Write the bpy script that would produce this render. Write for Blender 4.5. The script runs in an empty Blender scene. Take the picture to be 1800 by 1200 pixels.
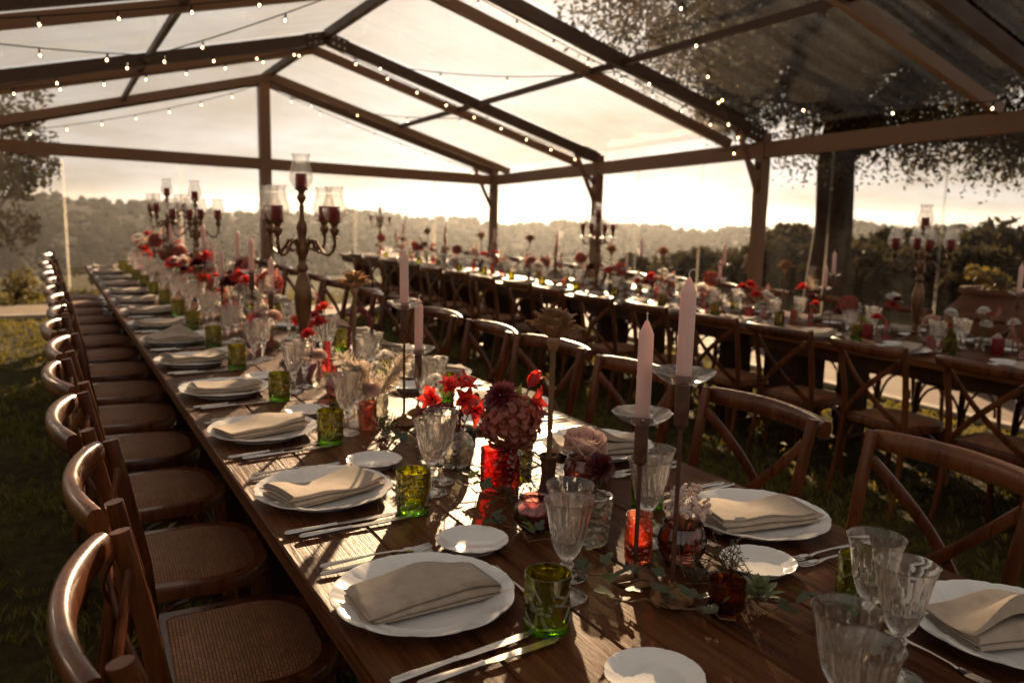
import bpy, math, random
import numpy as np
from mathutils import Vector, Matrix, Quaternion
R = math.radians
random.seed(7)
rng = np.random.default_rng(7)
scene = bpy.context.scene
COL = scene.collection
PI = math.pi

# ---------------------------------------------------------------- camera
CAM_Z = 1.37
yaw, pitch, roll = R(29.41), R(8.99), R(1.30)
fwd = Vector((math.sin(yaw)*math.cos(pitch), math.cos(yaw)*math.cos(pitch), -math.sin(pitch)))
rgt = Vector((math.cos(yaw), -math.sin(yaw), 0))
upv = rgt.cross(fwd)
cr = rgt*math.cos(roll) + upv*math.sin(roll)
cu = -rgt*math.sin(roll) + upv*math.cos(roll)
cam_d = bpy.data.cameras.new('camera')
cam = bpy.data.objects.new('camera', cam_d)
COL.objects.link(cam)
cam.matrix_world = Matrix(((cr.x, cu.x, -fwd.x, 0), (cr.y, cu.y, -fwd.y, 0), (cr.z, cu.z, -fwd.z, CAM_Z), (0, 0, 0, 1)))
cam_d.sensor_width = 36
cam_d.lens = 36*1473/1800
cam_d.clip_start = 0.05
cam_d.clip_end = 20000
cam_d.dof.use_dof = True
cam_d.dof.focus_distance = 1.46
cam_d.dof.aperture_fstop = 4.8
scene.camera = cam

# ---------------------------------------------------------------- sky and sun
SUN_AZ, SUN_EL = R(32.0), R(16.0)          # azimuth clockwise from +Y
sun_dir = Vector((math.sin(SUN_AZ)*math.cos(SUN_EL), math.cos(SUN_AZ)*math.cos(SUN_EL), math.sin(SUN_EL)))
world = bpy.data.worlds.new('World')
scene.world = world
world.use_nodes = True
wt = world.node_tree
wt.nodes.clear()
def wn(t, **kw):
    n = wt.nodes.new(t)
    for k, v in kw.items(): setattr(n, k, v)
    return n
wo = wn('ShaderNodeOutputWorld'); wb = wn('ShaderNodeBackground')
sky = wn('ShaderNodeTexSky', sky_type='NISHITA', sun_disc=False)
sky.sun_elevation = SUN_EL; sky.sun_rotation = SUN_AZ
sky.air_density = 1.0; sky.dust_density = 2.5; sky.ozone_density = 1.0; sky.altitude = 100
tc = wn('ShaderNodeTexCoord')
sep = wn('ShaderNodeSeparateXYZ'); wt.links.new(tc.outputs['Generated'], sep.inputs[0])
mx = wn('ShaderNodeMath', operation='MAXIMUM'); wt.links.new(sep.outputs['Z'], mx.inputs[0]); mx.inputs[1].default_value = 0.015
cmb = wn('ShaderNodeCombineXYZ')
wt.links.new(sep.outputs['X'], cmb.inputs[0]); wt.links.new(sep.outputs['Y'], cmb.inputs[1]); wt.links.new(mx.outputs[0], cmb.inputs[2])
wt.links.new(cmb.outputs[0], sky.inputs['Vector'])
hs = wn('ShaderNodeHueSaturation'); hs.inputs['Saturation'].default_value = 0.15
wt.links.new(sky.outputs[0], hs.inputs['Color'])
# thin broken cloud: noise on the direction, stretched towards the horizon
dv = wn('ShaderNodeMath', operation='ADD'); wt.links.new(mx.outputs[0], dv.inputs[0]); dv.inputs[1].default_value = 0.18
dx = wn('ShaderNodeMath', operation='DIVIDE'); wt.links.new(sep.outputs['X'], dx.inputs[0]); wt.links.new(dv.outputs[0], dx.inputs[1])
dy = wn('ShaderNodeMath', operation='DIVIDE'); wt.links.new(sep.outputs['Y'], dy.inputs[0]); wt.links.new(dv.outputs[0], dy.inputs[1])
cl = wn('ShaderNodeCombineXYZ'); wt.links.new(dx.outputs[0], cl.inputs[0]); wt.links.new(dy.outputs[0], cl.inputs[1])
nz = wn('ShaderNodeTexNoise'); nz.inputs['Scale'].default_value = 1.1; nz.inputs['Detail'].default_value = 7; nz.inputs['Roughness'].default_value = 0.58
wt.links.new(cl.outputs[0], nz.inputs['Vector'])
rp = wn('ShaderNodeValToRGB'); rp.color_ramp.elements[0].position = 0.36; rp.color_ramp.elements[1].position = 0.66
wt.links.new(nz.outputs['Fac'], rp.inputs[0])
gam = wn('ShaderNodeGamma'); gam.inputs['Gamma'].default_value = 0.32; wt.links.new(hs.outputs[0], gam.inputs['Color'])
ctint = wn('ShaderNodeMix', data_type='RGBA', blend_type='MULTIPLY'); ctint.inputs['Factor'].default_value = 1
wt.links.new(gam.outputs[0], ctint.inputs['A']); ctint.inputs['B'].default_value = (1.98, 1.86, 1.74, 1)
gtint = wn('ShaderNodeMix', data_type='RGBA', blend_type='MULTIPLY'); gtint.inputs['Factor'].default_value = 1
wt.links.new(gam.outputs[0], gtint.inputs['A']); gtint.inputs['B'].default_value = (1.38, 1.17, 0.95, 1)
cm = wn('ShaderNodeMix', data_type='RGBA')
wt.links.new(rp.outputs[0], cm.inputs['Factor']); wt.links.new(gtint.outputs['Result'], cm.inputs['A']); wt.links.new(ctint.outputs['Result'], cm.inputs['B'])
wt.links.new(cm.outputs['Result'], wb.inputs['Color'])
wb.inputs['Strength'].default_value = 0.064
wt.links.new(wb.outputs[0], wo.inputs['Surface'])

sun_d = bpy.data.lights.new('sun', 'SUN'); sun_d.energy = 5.0; sun_d.angle = R(0.6); sun_d.color = (1.0, 0.71, 0.42)
sun = bpy.data.objects.new('sun', sun_d); COL.objects.link(sun)
sun.rotation_euler = (-sun_dir).to_track_quat('-Z', 'Y').to_euler()
sun.location = (20, 30, 12)

vs = scene.view_settings
vs.view_transform = 'Standard'; vs.look = 'None'; vs.gamma = 1.0; vs.use_curve_mapping = False
vs.exposure = 1.5
cy = scene.cycles
cy.use_denoising = True
try: cy.denoiser = 'OPENIMAGEDENOISE'
except Exception: pass
cy.max_bounces = 12; cy.diffuse_bounces = 3; cy.glossy_bounces = 4; cy.transmission_bounces = 10
cy.transparent_max_bounces = 40; cy.volume_bounces = 0
cy.caustics_reflective = False; cy.caustics_refractive = False
cy.sample_clamp_indirect = 6.0; cy.sample_clamp_direct = 0.0
cy.use_adaptive_sampling = True; cy.adaptive_threshold = 0.015

# ---------------------------------------------------------------- helpers
class MB:
    def __init__(s): s.v = []; s.f = []
    def add(s, vs_, fs_):
        o = len(s.v); s.v += [tuple(p) for p in vs_]; s.f += [tuple(i+o for i in f) for f in fs_]; return s
    def merge(s, o, M=None):
        vs_ = o.v if M is None else [tuple(M @ Vector(p)) for p in o.v]
        return s.add(vs_, o.f)
    def box(s, x0, x1, y0, y1, z0, z1):
        return s.add([(x0,y0,z0),(x1,y0,z0),(x1,y1,z0),(x0,y1,z0),(x0,y0,z1),(x1,y0,z1),(x1,y1,z1),(x0,y1,z1)],
                     [(3,2,1,0),(4,5,6,7),(0,1,5,4),(1,2,6,5),(2,3,7,6),(3,0,4,7)])
    def bbox(s, x0, x1, y0, y1, z0, z1, b=.004):
        # box with chamfered top edges
        return s.add([(x0,y0,z0),(x1,y0,z0),(x1,y1,z0),(x0,y1,z0),(x0,y0,z1-b),(x1,y0,z1-b),(x1,y1,z1-b),(x0,y1,z1-b),
                      (x0+b,y0+b,z1),(x1-b,y0+b,z1),(x1-b,y1-b,z1),(x0+b,y1-b,z1)],
                     [(3,2,1,0),(0,1,5,4),(1,2,6,5),(2,3,7,6),(3,0,4,7),(4,5,9,8),(5,6,10,9),(6,7,11,10),(7,4,8,11),(8,9,10,11)])
    def beam(s, a, b, w, h, up=(0,0,1)):
        a, b = Vector(a), Vector(b); d = (b-a).normalized(); sd = d.cross(Vector(up)).normalized(); u = sd.cross(d)
        P = []
        for p in (a, b):
            for i, j in ((-1,-1),(1,-1),(1,1),(-1,1)): P.append(p + sd*(i*w/2) + u*(j*h/2))
        return s.add(P, [(3,2,1,0),(4,5,6,7),(0,1,5,4),(1,2,6,5),(2,3,7,6),(3,0,4,7)])
    def lathe(s, prof, n=24, fr=None, c=(0,0,0), closed=False, cap0=False, cap1=False):
        m = len(prof); P = []
        for i, (r, z) in enumerate(prof):
            for k in range(n):
                t = 2*PI*k/n; q = r*(fr(t, i, z) if fr else 1)
                P.append((c[0]+q*math.cos(t), c[1]+q*math.sin(t), c[2]+z))
        F = []
        rng_ = range(m) if closed else range(m-1)
        for i in rng_:
            j = (i+1) % m
            for k in range(n):
                l = (k+1) % n
                F.append((i*n+k, i*n+l, j*n+l, j*n+k))
        if cap0: F.append(tuple(range(n-1, -1, -1)))
        if cap1: F.append(tuple((m-1)*n+k for k in range(n)))
        return s.add(P, F)
    def tube(s, path, r, n=8, cap=True, flat=None):
        # flat = (scale along side, scale along up)
        P = [Vector(p) for p in path]; m = len(P); V = []
        for i in range(m):
            d = (P[min(i+1,m-1)]-P[max(i-1,0)]).normalized()
            ref = Vector((0,0,1)) if abs(d.z) < .9 else Vector((0,1,0))
            sd = d.cross(ref).normalized(); u = sd.cross(d)
            q = r[i] if isinstance(r, (list, tuple)) else r
            for k in range(n):
                t = 2*PI*k/n
                V.append(P[i] + sd*(q*math.cos(t)*(flat[0] if flat else 1)) + u*(q*math.sin(t)*(flat[1] if flat else 1)))
        F = [(i*n+k, i*n+(k+1)%n, (i+1)*n+(k+1)%n, (i+1)*n+k) for i in range(m-1) for k in range(n)]
        if cap: F += [tuple(range(n-1,-1,-1)), tuple((m-1)*n+k for k in range(n))]
        return s.add(V, F)
    def grid(s, fn, nu, nv):
        P = [fn(i/(nu-1), j/(nv-1)) for i in range(nu) for j in range(nv)]
        F = [(i*nv+j, (i+1)*nv+j, (i+1)*nv+j+1, i*nv+j+1) for i in range(nu-1) for j in range(nv-1)]
        return s.add(P, F)
    def mesh(s, name, mat=None, smooth=True, ang=40):
        me = bpy.data.meshes.new(name); me.from_pydata(s.v, [], s.f); me.update()
        if smooth:
            me.shade_smooth()
            if ang: me.set_sharp_from_angle(angle=R(ang))
        if mat is not None: me.materials.append(mat)
        return me
def np_mesh(name, V, F, mat, smooth=False):
    V = np.asarray(V, np.float32); F = np.asarray(F, np.int32)
    me = bpy.data.meshes.new(name)
    me.vertices.add(len(V)); me.vertices.foreach_set('co', V.ravel())
    k = F.shape[1]
    me.loops.add(F.size); me.loops.foreach_set('vertex_index', F.ravel())
    me.polygons.add(len(F)); me.polygons.foreach_set('loop_start', np.arange(0, F.size, k, dtype=np.int32))
    try: me.polygons.foreach_set('loop_total', np.full(len(F), k, np.int32))
    except Exception: pass
    me.update(calc_edges=True); me.validate()
    if smooth: me.shade_smooth()
    me.materials.append(mat)
    return me
def ob(name, me, parent=None, loc=(0,0,0), rot=(0,0,0), scale=None):
    o = bpy.data.objects.new(name, me); COL.objects.link(o)
    o.location = loc; o.rotation_euler = rot
    if scale is not None: o.scale = scale if hasattr(scale, '__len__') else (scale,)*3
    if parent is not None: o.parent = parent
    return o
def tag(o, label, cat, group=None):
    o['label'] = label; o['category'] = cat
    if group: o['group'] = group
    return o
def thing(name, label, cat, loc=(0,0,0), rot=(0,0,0), group=None, scale=None):
    return tag(ob(name, None, None, loc, rot, scale), label, cat, group)
def kids(root, parts):
    """parts: list of (name, mesh, [loc, rot, scale, [subparts]])"""
    for p in parts:
        o = ob(p[0], p[1], root, *(p[2] if len(p) > 2 and p[2] else ()))
        if len(p) > 3: kids(o, p[3])
    return root
ORD = ['first','second','third','fourth','fifth','sixth','seventh','eighth','ninth','tenth','eleventh','twelfth','thirteenth',
       'fourteenth','fifteenth','sixteenth','seventeenth','eighteenth','nineteenth','twentieth','twenty-first','twenty-second',
       'twenty-third','twenty-fourth','twenty-fifth','twenty-sixth','twenty-seventh','twenty-eighth','twenty-ninth','thirtieth']
ORD += ['%s-%s' % (t, u) for t in ('thirty','forty','fifty','sixty','seventy','eighty','ninety') for u in ORD[:9]]
def smooth01(x): x = max(0, min(1, x)); return x*x*(3-2*x)
# ---------------------------------------------------------------- materials
def newmat(name):
    m = bpy.data.materials.new(name); m.use_nodes = True
    nt = m.node_tree; nt.nodes.clear()
    out = nt.nodes.new('ShaderNodeOutputMaterial')
    return m, nt, out
def node(nt, t, ins=None, **kw):
    n = nt.nodes.new(t)
    for k, v in kw.items(): setattr(n, k, v)
    for k, v in (ins or {}).items():
        if isinstance(v, bpy.types.NodeSocket): nt.links.new(v, n.inputs[k])
        else: n.inputs[k].default_value = v
    return n
def c4(c): return (c[0], c[1], c[2], 1)
def ramp(nt, fac, stops):
    n = nt.nodes.new('ShaderNodeValToRGB'); e = n.color_ramp.elements
    while len(e) < len(stops): e.new(.5)
    for i, (p, c) in enumerate(stops): e[i].position = p; e[i].color = c4(c)
    nt.links.new(fac, n.inputs[0]); return n.outputs[0]
def coords(nt, kind='Object', scale=(1,1,1), loc=(0,0,0), perobj=0.0):
    t = nt.nodes.new('ShaderNodeTexCoord'); src = t.outputs[kind]
    if perobj:
        oi = nt.nodes.new('ShaderNodeObjectInfo')
        mul = node(nt, 'ShaderNodeVectorMath', {0: oi.outputs['Location'], 1: (perobj,)*3}, operation='MULTIPLY')
        src = node(nt, 'ShaderNodeVectorMath', {0: src, 1: mul.outputs[0]}, operation='ADD').outputs[0]
    return node(nt, 'ShaderNodeMapping', {'Vector': src, 'Scale': scale, 'Location': loc}).outputs[0]
def noise(nt, vec, scale, detail=4, rough=.55, dist=0):
    return node(nt, 'ShaderNodeTexNoise', {'Vector': vec, 'Scale': scale, 'Detail': detail, 'Roughness': rough, 'Distortion': dist}).outputs['Fac']
def bump(nt, h, strength=.3, dist=.01):
    return node(nt, 'ShaderNodeBump', {'Height': h, 'Strength': strength, 'Distance': dist}).outputs[0]
def principled(nt, out, **ins):
    b = node(nt, 'ShaderNodeBsdfPrincipled', {k.replace('_', ' '): v for k, v in ins.items()})
    nt.links.new(b.outputs[0], out.inputs['Surface']); return b
def rand(nt): return nt.nodes.new('ShaderNodeObjectInfo').outputs['Random']
M = {}
def wood(name, cols, scale, rough, bumps=.35, coat=0.0, kind='Object', spec=.5):
    m, nt, out = newmat(name)
    v = coords(nt, kind, scale, perobj=3.1)
    g = noise(nt, v, 6.0, 8, .62, .6)
    g2 = noise(nt, v, 1.6, 3, .5, .3)
    mixv = node(nt, 'ShaderNodeMath', {0: g, 1: g2}, operation='ADD').outputs[0]
    half = node(nt, 'ShaderNodeMath', {0: mixv, 1: .5}, operation='MULTIPLY').outputs[0]
    rd = node(nt, 'ShaderNodeMath', {0: rand(nt), 1: .17}, operation='MULTIPLY').outputs[0]
    f = node(nt, 'ShaderNodeMath', {0: half, 1: rd}, operation='ADD').outputs[0]
    col = ramp(nt, f, [(.34, cols[0]), (.52, cols[1]), (.72, cols[2])])
    rr = node(nt, 'ShaderNodeMapRange', {'Value': g, 'From Min': .3, 'From Max': .7, 'To Min': rough-.07, 'To Max': rough+.12}).outputs[0]
    principled(nt, out, Base_Color=col, Roughness=rr, Normal=bump(nt, g, bumps, .004), Coat_Weight=coat, Coat_Roughness=.14, Specular_IOR_Level=spec)
    M[name] = m; return m
wood('table_wood', [(.022,.0056,.0017), (.084,.0255,.0077), (.175,.069,.024)], (34, .8, 34), .36, .7, 0, spec=.08)
wood('table_dark', [(.014,.005,.003), (.034,.012,.005), (.065,.025,.010)], (7, 7, .8), .5, .4, spec=.15)
wood('chair_wood', [(.021,.0048,.0014), (.078,.0205,.0057), (.170,.054,.0165)], (7, 7, 1.1), .30, .12, .40, spec=.25)

def simple(name, col, rough, metal=0.0, var=.0, nscale=30, bumpk=0, spec=.5, coat=0, **kw):
    m, nt, out = newmat(name)
    v = coords(nt, 'Object', perobj=1.7)
    n = noise(nt, v, nscale, 5)
    a = [max(0, x*(1-var)) for x in col]; b = [min(1, x*(1+var)) for x in col]
    cc = ramp(nt, n, [(.3, a), (.7, b)])
    rr = node(nt, 'ShaderNodeMapRange', {'Value': n, 'From Min': .3, 'From Max': .7, 'To Min': max(.02, rough*.8), 'To Max': min(1, rough*1.25)}).outputs[0]
    ins = dict(Base_Color=cc, Roughness=rr, Metallic=metal, Specular_IOR_Level=spec, Coat_Weight=coat)
    if bumpk: ins['Normal'] = bump(nt, n, bumpk, .004)
    ins.update(kw)
    principled(nt, out, **ins)
    M[name] = m; return m
simple('porcelain', (.86,.83,.80), .12, var=.02, nscale=8, coat=.4)
simple('steel', (.62,.58,.54), .20, 1.0, var=.06, nscale=40)
simple('brass', (.20,.105,.052), .42, .85, var=.25, nscale=35, bumpk=.1)
simple('rust_rod', (.11,.046,.024), .55, .35, var=.35, nscale=60, bumpk=.2)
simple('champagne', (.17,.095,.05), .34, .8, var=.25, nscale=25, bumpk=.08)
simple('wax_pink', (.84,.56,.48), .45, var=.04, nscale=20, Subsurface_Weight=.5, Subsurface_Radius=(1.0,.5,.35), Subsurface_Scale=.012)
simple('wax_red', (.24,.014,.016), .45, var=.2, nscale=20)
simple('wax_mauve', (.30,.07,.10), .45, var=.1, nscale=20)
simple('wick', (.75,.68,.6), .9)
simple('aluminium', (.22,.125,.072), .42, .3, var=.06, nscale=4)
simple('alu_dark', (.075,.040,.022), .5, .35, var=.1, nscale=4)
simple('cable', (.012,.010,.009), .6)
simple('bark', (.035,.018,.010), .95, var=.5, nscale=9, bumpk=.9, spec=.05)
simple('terracotta', (.12,.046,.023), .8, var=.25, nscale=8, bumpk=.2)
simple('stem', (.10,.13,.035), .6, var=.2)
simple('stem_brown', (.17,.085,.035), .6, var=.3, nscale=50, bumpk=.2)
simple('moss', (.045,.055,.02), .95, var=.6, nscale=60, bumpk=.6)
simple('concrete', (.18,.120,.080), .8, var=.15, nscale=6, bumpk=.15)
simple('kerb_stone', (.40,.33,.26), .8, var=.12, nscale=9, bumpk=.15)
simple('black_plastic', (.014,.012,.011), .5)

# linen
m, nt, out = newmat('linen'); v = coords(nt, 'Object', perobj=1.3)
w1 = node(nt, 'ShaderNodeTexWave', {'Vector': v, 'Scale': 260, 'Distortion': 1.2, 'Detail': 1}, wave_type='BANDS', bands_direction='X').outputs['Fac']
w2 = node(nt, 'ShaderNodeTexWave', {'Vector': v, 'Scale': 260, 'Distortion': 1.2, 'Detail': 1}, wave_type='BANDS', bands_direction='Y').outputs['Fac']
ws = node(nt, 'ShaderNodeMath', {0: w1, 1: w2}, operation='MULTIPLY').outputs[0]
n1 = noise(nt, v, 45, 5)
cc = ramp(nt, n1, [(.3, (.37,.285,.215)), (.7, (.49,.39,.30))])
principled(nt, out, Base_Color=cc, Roughness=.9, Normal=bump(nt, ws, .35, .002), Sheen_Weight=.3, Specular_IOR_Level=.2)
M['linen'] = m
# woven seat
m, nt, out = newmat('rattan'); v = coords(nt, 'Object')
br = node(nt, 'ShaderNodeTexBrick', {'Vector': v, 'Color1': (.44,.19,.08,1), 'Color2': (.32,.125,.05,1), 'Mortar': (.04,.014,.006,1), 'Scale': 60, 'Mortar Size': .06, 'Mortar Smooth': .6, 'Brick Width': 1.0, 'Row Height': .42})
n1 = noise(nt, v, 9, 4)
cc = node(nt, 'ShaderNodeMix', {'Factor': .75, 'A': br.outputs['Color'], 'B': ramp(nt, n1, [(.3, (.55,.5,.45)), (.7, (1,1,1))])}, data_type='RGBA', blend_type='MULTIPLY').outputs['Result']
inv = node(nt, 'ShaderNodeMath', {0: 1.0, 1: br.outputs['Fac']}, operation='SUBTRACT').outputs[0]
principled(nt, out, Base_Color=cc, Roughness=.55, Normal=bump(nt, inv, .6, .004))
M['rattan'] = m

# thin leaf-like stuff: diffuse + light shining through
def leafy(name, c0, c1, trans=.45, nscale=14, tcol=None, rough=.5, gloss=.06):
    m, nt, out = newmat(name)
    v = coords(nt, 'Object', perobj=2.3); n = noise(nt, v, nscale, 4)
    r_ = node(nt, 'ShaderNodeMath', {0: rand(nt), 1: .25}, operation='MULTIPLY').outputs[0]
    f = node(nt, 'ShaderNodeMath', {0: n, 1: r_}, operation='ADD').outputs[0]
    cc = ramp(nt, f, [(.3, c0), (.8, c1)])
    d = node(nt, 'ShaderNodeBsdfDiffuse', {'Color': cc, 'Roughness': .3})
    if tcol is None: tc_ = cc
    else: tc_ = node(nt, 'ShaderNodeMix', {'Factor': 1.0, 'A': cc, 'B': c4(tcol)}, data_type='RGBA', blend_type='MULTIPLY').outputs['Result']
    t = node(nt, 'ShaderNodeBsdfTranslucent', {'Color': tc_})
    mx_ = node(nt, 'ShaderNodeMixShader', {0: trans, 1: d.outputs[0], 2: t.outputs[0]})
    g = node(nt, 'ShaderNodeBsdfGlossy', {'Color': (1,1,1,1), 'Roughness': rough})
    m2 = node(nt, 'ShaderNodeMixShader', {0: gloss, 1: mx_.outputs[0], 2: g.outputs[0]})
    nt.links.new(m2.outputs[0], out.inputs['Surface']); M[name] = m; return m
leafy('ivy_leaf', (.03,.042,.012), (.085,.10,.03))
leafy('bright_leaf', (.10,.13,.02), (.22,.25,.045))
leafy('sage_leaf', (.10,.12,.07), (.20,.21,.13))
leafy('succulent', (.12,.17,.07), (.24,.27,.13), .2)
leafy('dark_foliage', (.020,.015,.006), (.065,.048,.018), .48, 1.2, gloss=.02)
leafy('left_foliage', (.018,.014,.005), (.05,.034,.011), .35, 1.2, gloss=.02)
leafy('shrub_leaf', (.022,.019,.009), (.058,.046,.019), .38, 2.0, gloss=.02)
leafy('yellow_leaf', (.06,.048,.010), (.16,.115,.022), .5, 3)
leafy('grass_blade', (.07,.06,.010), (.22,.175,.028), .5, .6, gloss=.03)
leafy('petal_red', (.62,.02,.014), (.85,.06,.035), .55, 30)
leafy('petal_burgundy', (.07,.006,.010), (.22,.012,.018), .35, 40)
leafy('petal_crimson', (.40,.010,.012), (.70,.03,.022), .55, 40)
leafy('petal_peach', (.84,.54,.44), (.92,.72,.62), .5, 20)
leafy('petal_white', (.84,.79,.72), (.92,.88,.83), .6, 20)
leafy('petal_pinkwhite', (.70,.48,.44), (.88,.76,.70), .4, 60)
leafy('hydrangea', (.30,.12,.06), (.66,.11,.07), .45, 34)
leafy('pampas', (.52,.40,.29), (.78,.66,.52), .5, 20)
leafy('amaranth', (.12,.008,.012), (.30,.025,.025), .3, 60)
leafy('dried', (.20,.088,.032), (.42,.21,.078), .35, 30, rough=.35, gloss=.12)
leafy('juniper', (.018,.022,.01), (.06,.06,.03), .25, 40)
leafy('astilbe', (.55,.22,.18), (.72,.38,.30), .45, 40)

# glass: part clear, part refracting, with a polished skin
def glass(name, col, refr=.45, rough=.0, col2=None, zspan=None, bumps=None, ior=1.45, gloss=.06, milk=0):
    m, nt, out = newmat(name)
    if col2 is not None:
        v = nt.nodes.new('ShaderNodeTexCoord').outputs['Object']
        z = node(nt, 'ShaderNodeSeparateXYZ', {0: v}).outputs['Z']
        f = node(nt, 'ShaderNodeMapRange', {'Value': z, 'From Min': zspan[0], 'From Max': zspan[1]}).outputs[0]
        cc = ramp(nt, f, [(0, col2), (1, col)])
    else:
        cc = node(nt, 'ShaderNodeRGB').outputs[0]; cc.default_value = c4(col)
    t = node(nt, 'ShaderNodeBsdfTransparent', {'Color': cc})
    gl = node(nt, 'ShaderNodeBsdfGlass', {'Color': cc, 'Roughness': rough, 'IOR': ior})
    gs = node(nt, 'ShaderNodeBsdfGlossy', {'Color': (1,1,1,1), 'Roughness': .06})
    if bumps:
        v = coords(nt, 'Object')
        vo = node(nt, 'ShaderNodeTexVoronoi', {'Vector': v, 'Scale': bumps[0]}, feature='DISTANCE_TO_EDGE').outputs[0]
        nb = bump(nt, vo, bumps[1], .01)
        nt.links.new(nb, gl.inputs['Normal']); nt.links.new(nb, gs.inputs['Normal'])
    mx_ = node(nt, 'ShaderNodeMixShader', {0: refr, 1: t.outputs[0], 2: gl.outputs[0]})
    if milk:
        tl = node(nt, 'ShaderNodeBsdfTranslucent', {'Color': cc}); mx_ = node(nt, 'ShaderNodeMixShader', {0: milk, 1: mx_.outputs[0], 2: tl.outputs[0]})
    lw = node(nt, 'ShaderNodeFresnel', {'IOR': 1.35})
    fr_ = node(nt, 'ShaderNodeMath', {0: lw.outputs[0], 1: gloss}, operation='ADD').outputs[0]
    m2 = node(nt, 'ShaderNodeMixShader', {0: fr_, 1: mx_.outputs[0], 2: gs.outputs[0]}) if gloss > 0 else mx_
    nt.links.new(m2.outputs[0], out.inputs['Surface']); M[name] = m; return m
glass('crystal', (.995,.985,.97), .84, gloss=0, ior=1.5)
glass('green_glass', (.70,.68,.07), .55, col2=(.07,.42,.05), zspan=(.0, .022), bumps=None)
glass('red_glass', (.93,.26,.20), .30, bumps=(60, .5), milk=.06)
glass('orange_glass', (1.0,.50,.34), .22, bumps=(70, .6), milk=.32)
glass('pink_glass', (.88,.55,.52), .25)
glass('mauve_glass', (.62,.40,.36), .25)
glass('amber_glass', (.62,.33,.15), .3)
glass('clear_glass', (.985,.975,.96), .18, gloss=0)
glass('textured_glass', (.93,.92,.86), .45, bumps=(55, .7))
glass('bulb_glass', (.98,.96,.92), .05, gloss=.02)

# clear tent film: mostly clear, a little hazy, slightly glossy
def film(name, clear, haze, gloss, tint=(.96,.95,.93), wr=2.0, st=(3,3,.4)):
    m, nt, out = newmat(name)
    v = coords(nt, 'Object', (1,1,.35)); n = noise(nt, v, wr, 5)
    nb = bump(nt, n, .25, .03)
    t = node(nt, 'ShaderNodeBsdfTransparent', {'Color': c4(tint)})
    rf = node(nt, 'ShaderNodeBsdfTranslucent', {'Color': (.85,.80,.72,1), 'Normal': nb})
    gs = node(nt, 'ShaderNodeBsdfGlossy', {'Color': (1,1,1,1), 'Roughness': .12, 'Normal': nb})
    streak = node(nt, 'ShaderNodeMapRange', {'Value': noise(nt, coords(nt, 'Object', st), 1.4, 6), 'From Min': .35, 'From Max': .7, 'To Min': haze*.3, 'To Max': haze*2.0}).outputs[0]
    a = node(nt, 'ShaderNodeMixShader', {0: streak, 1: t.outputs[0], 2: rf.outputs[0]})
    b = node(nt, 'ShaderNodeMixShader', {0: gloss, 1: a.outputs[0], 2: gs.outputs[0]})
    nt.links.new(b.outputs[0], out.inputs['Surface']); M[name] = m; return m
film('roof_film', .9, .075, .07, tint=(.87,.85,.82), st=(.5,6,.5))
film('wall_film', .9, .008, .022)
film('seam_film', .5, .10, .03)

# lamps
m, nt, out = newmat('filament')
e = node(nt, 'ShaderNodeEmission', {'Color': (1.0,.64,.30,1), 'Strength': 8}); nt.links.new(e.outputs[0], out.inputs['Surface']); M['filament'] = m

# ground
m, nt, out = newmat('lawn'); v = coords(nt, 'Object')
n1 = noise(nt, v, .9, 5); n2 = noise(nt, v, 14, 6)
s = node(nt, 'ShaderNodeMath', {0: n1, 1: n2}, operation='ADD').outputs[0]; s = node(nt, 'ShaderNodeMath', {0: s, 1: .5}, operation='MULTIPLY').outputs[0]
cc = ramp(nt, s, [(.35, (.022,.014,.006)), (.5, (.042,.034,.010)), (.68, (.085,.065,.018))])
principled(nt, out, Base_Color=cc, Roughness=.95, Normal=bump(nt, n2, .8, .05), Specular_IOR_Level=.1)
M['lawn'] = m
m, nt, out = newmat('wooded'); v = coords(nt, 'Object')
n1 = noise(nt, v, .05, 6); n2 = noise(nt, v, .5, 5)
s = node(nt, 'ShaderNodeMath', {0: n1, 1: n2}, operation='ADD').outputs[0]; s = node(nt, 'ShaderNodeMath', {0: s, 1: .5}, operation='MULTIPLY').outputs[0]
cc = ramp(nt, s, [(.35, (.013,.010,.006)), (.55, (.022,.016,.009)), (.7, (.032,.024,.012))])
principled(nt, out, Base_Color=cc, Roughness=1.0, Specular_IOR_Level=0.05)
M['wooded'] = m
# ---------------------------------------------------------------- ground and far land
def zg(x, y): return -.11*smooth01((x-1.95)/1.3)
def ridge_el(az):   # elevation of the skyline seen from the camera
    return float(np.interp(math.degrees(az), [-180,-40,-10,1,7,12,21,33,41,48,57,80,180], [-.4,-.2,.05,-.10,-.55,-.65,-.85,-1.15,-1.15,-.95,-.6,-.4,-.4]))
def land(x, y):
    dx_, dy_ = x-3.0, y-5.0; r = math.hypot(dx_, dy_); az = math.atan2(dx_, dy_)
    if r < 12.5: return zg(x, y)
    zr = 1.37 + 650*math.tan(R(ridge_el(az))) + 2.2*math.sin(az*23)+1.5*math.sin(az*57+1)
    z0 = zg(x, y); w = smooth01((math.degrees(az)-42)/10)*smooth01((100-math.degrees(az))/15)
    k = [12.5, 15, 30, 70, 160, 330, 650, 1500, 2500]
    v = [z0, z0-.15-.1*(1-w), -3.0*(1-w)-2.0*w, -12*(1-w)-2.6*w, -24*(1-w)-8*w, -26, zr, -45, -75]
    return float(np.interp(r, k, v)) + (0 if r < 40 else .9*math.sin(x*.05)*math.cos(y*.043)*min(1, r/150))
radii = [0]+[1.2*i for i in range(1, 11)]+[12.5, 13.5, 15, 18, 22, 27, 33, 40, 50, 62, 76, 92, 112, 136, 165, 200, 245, 300, 360, 430, 510, 570, 620, 650, 690, 760, 900, 1200, 1800, 2500]
NA = 180; V = [(3.0, 5.0, land(3, 5))]; F = []
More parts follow.
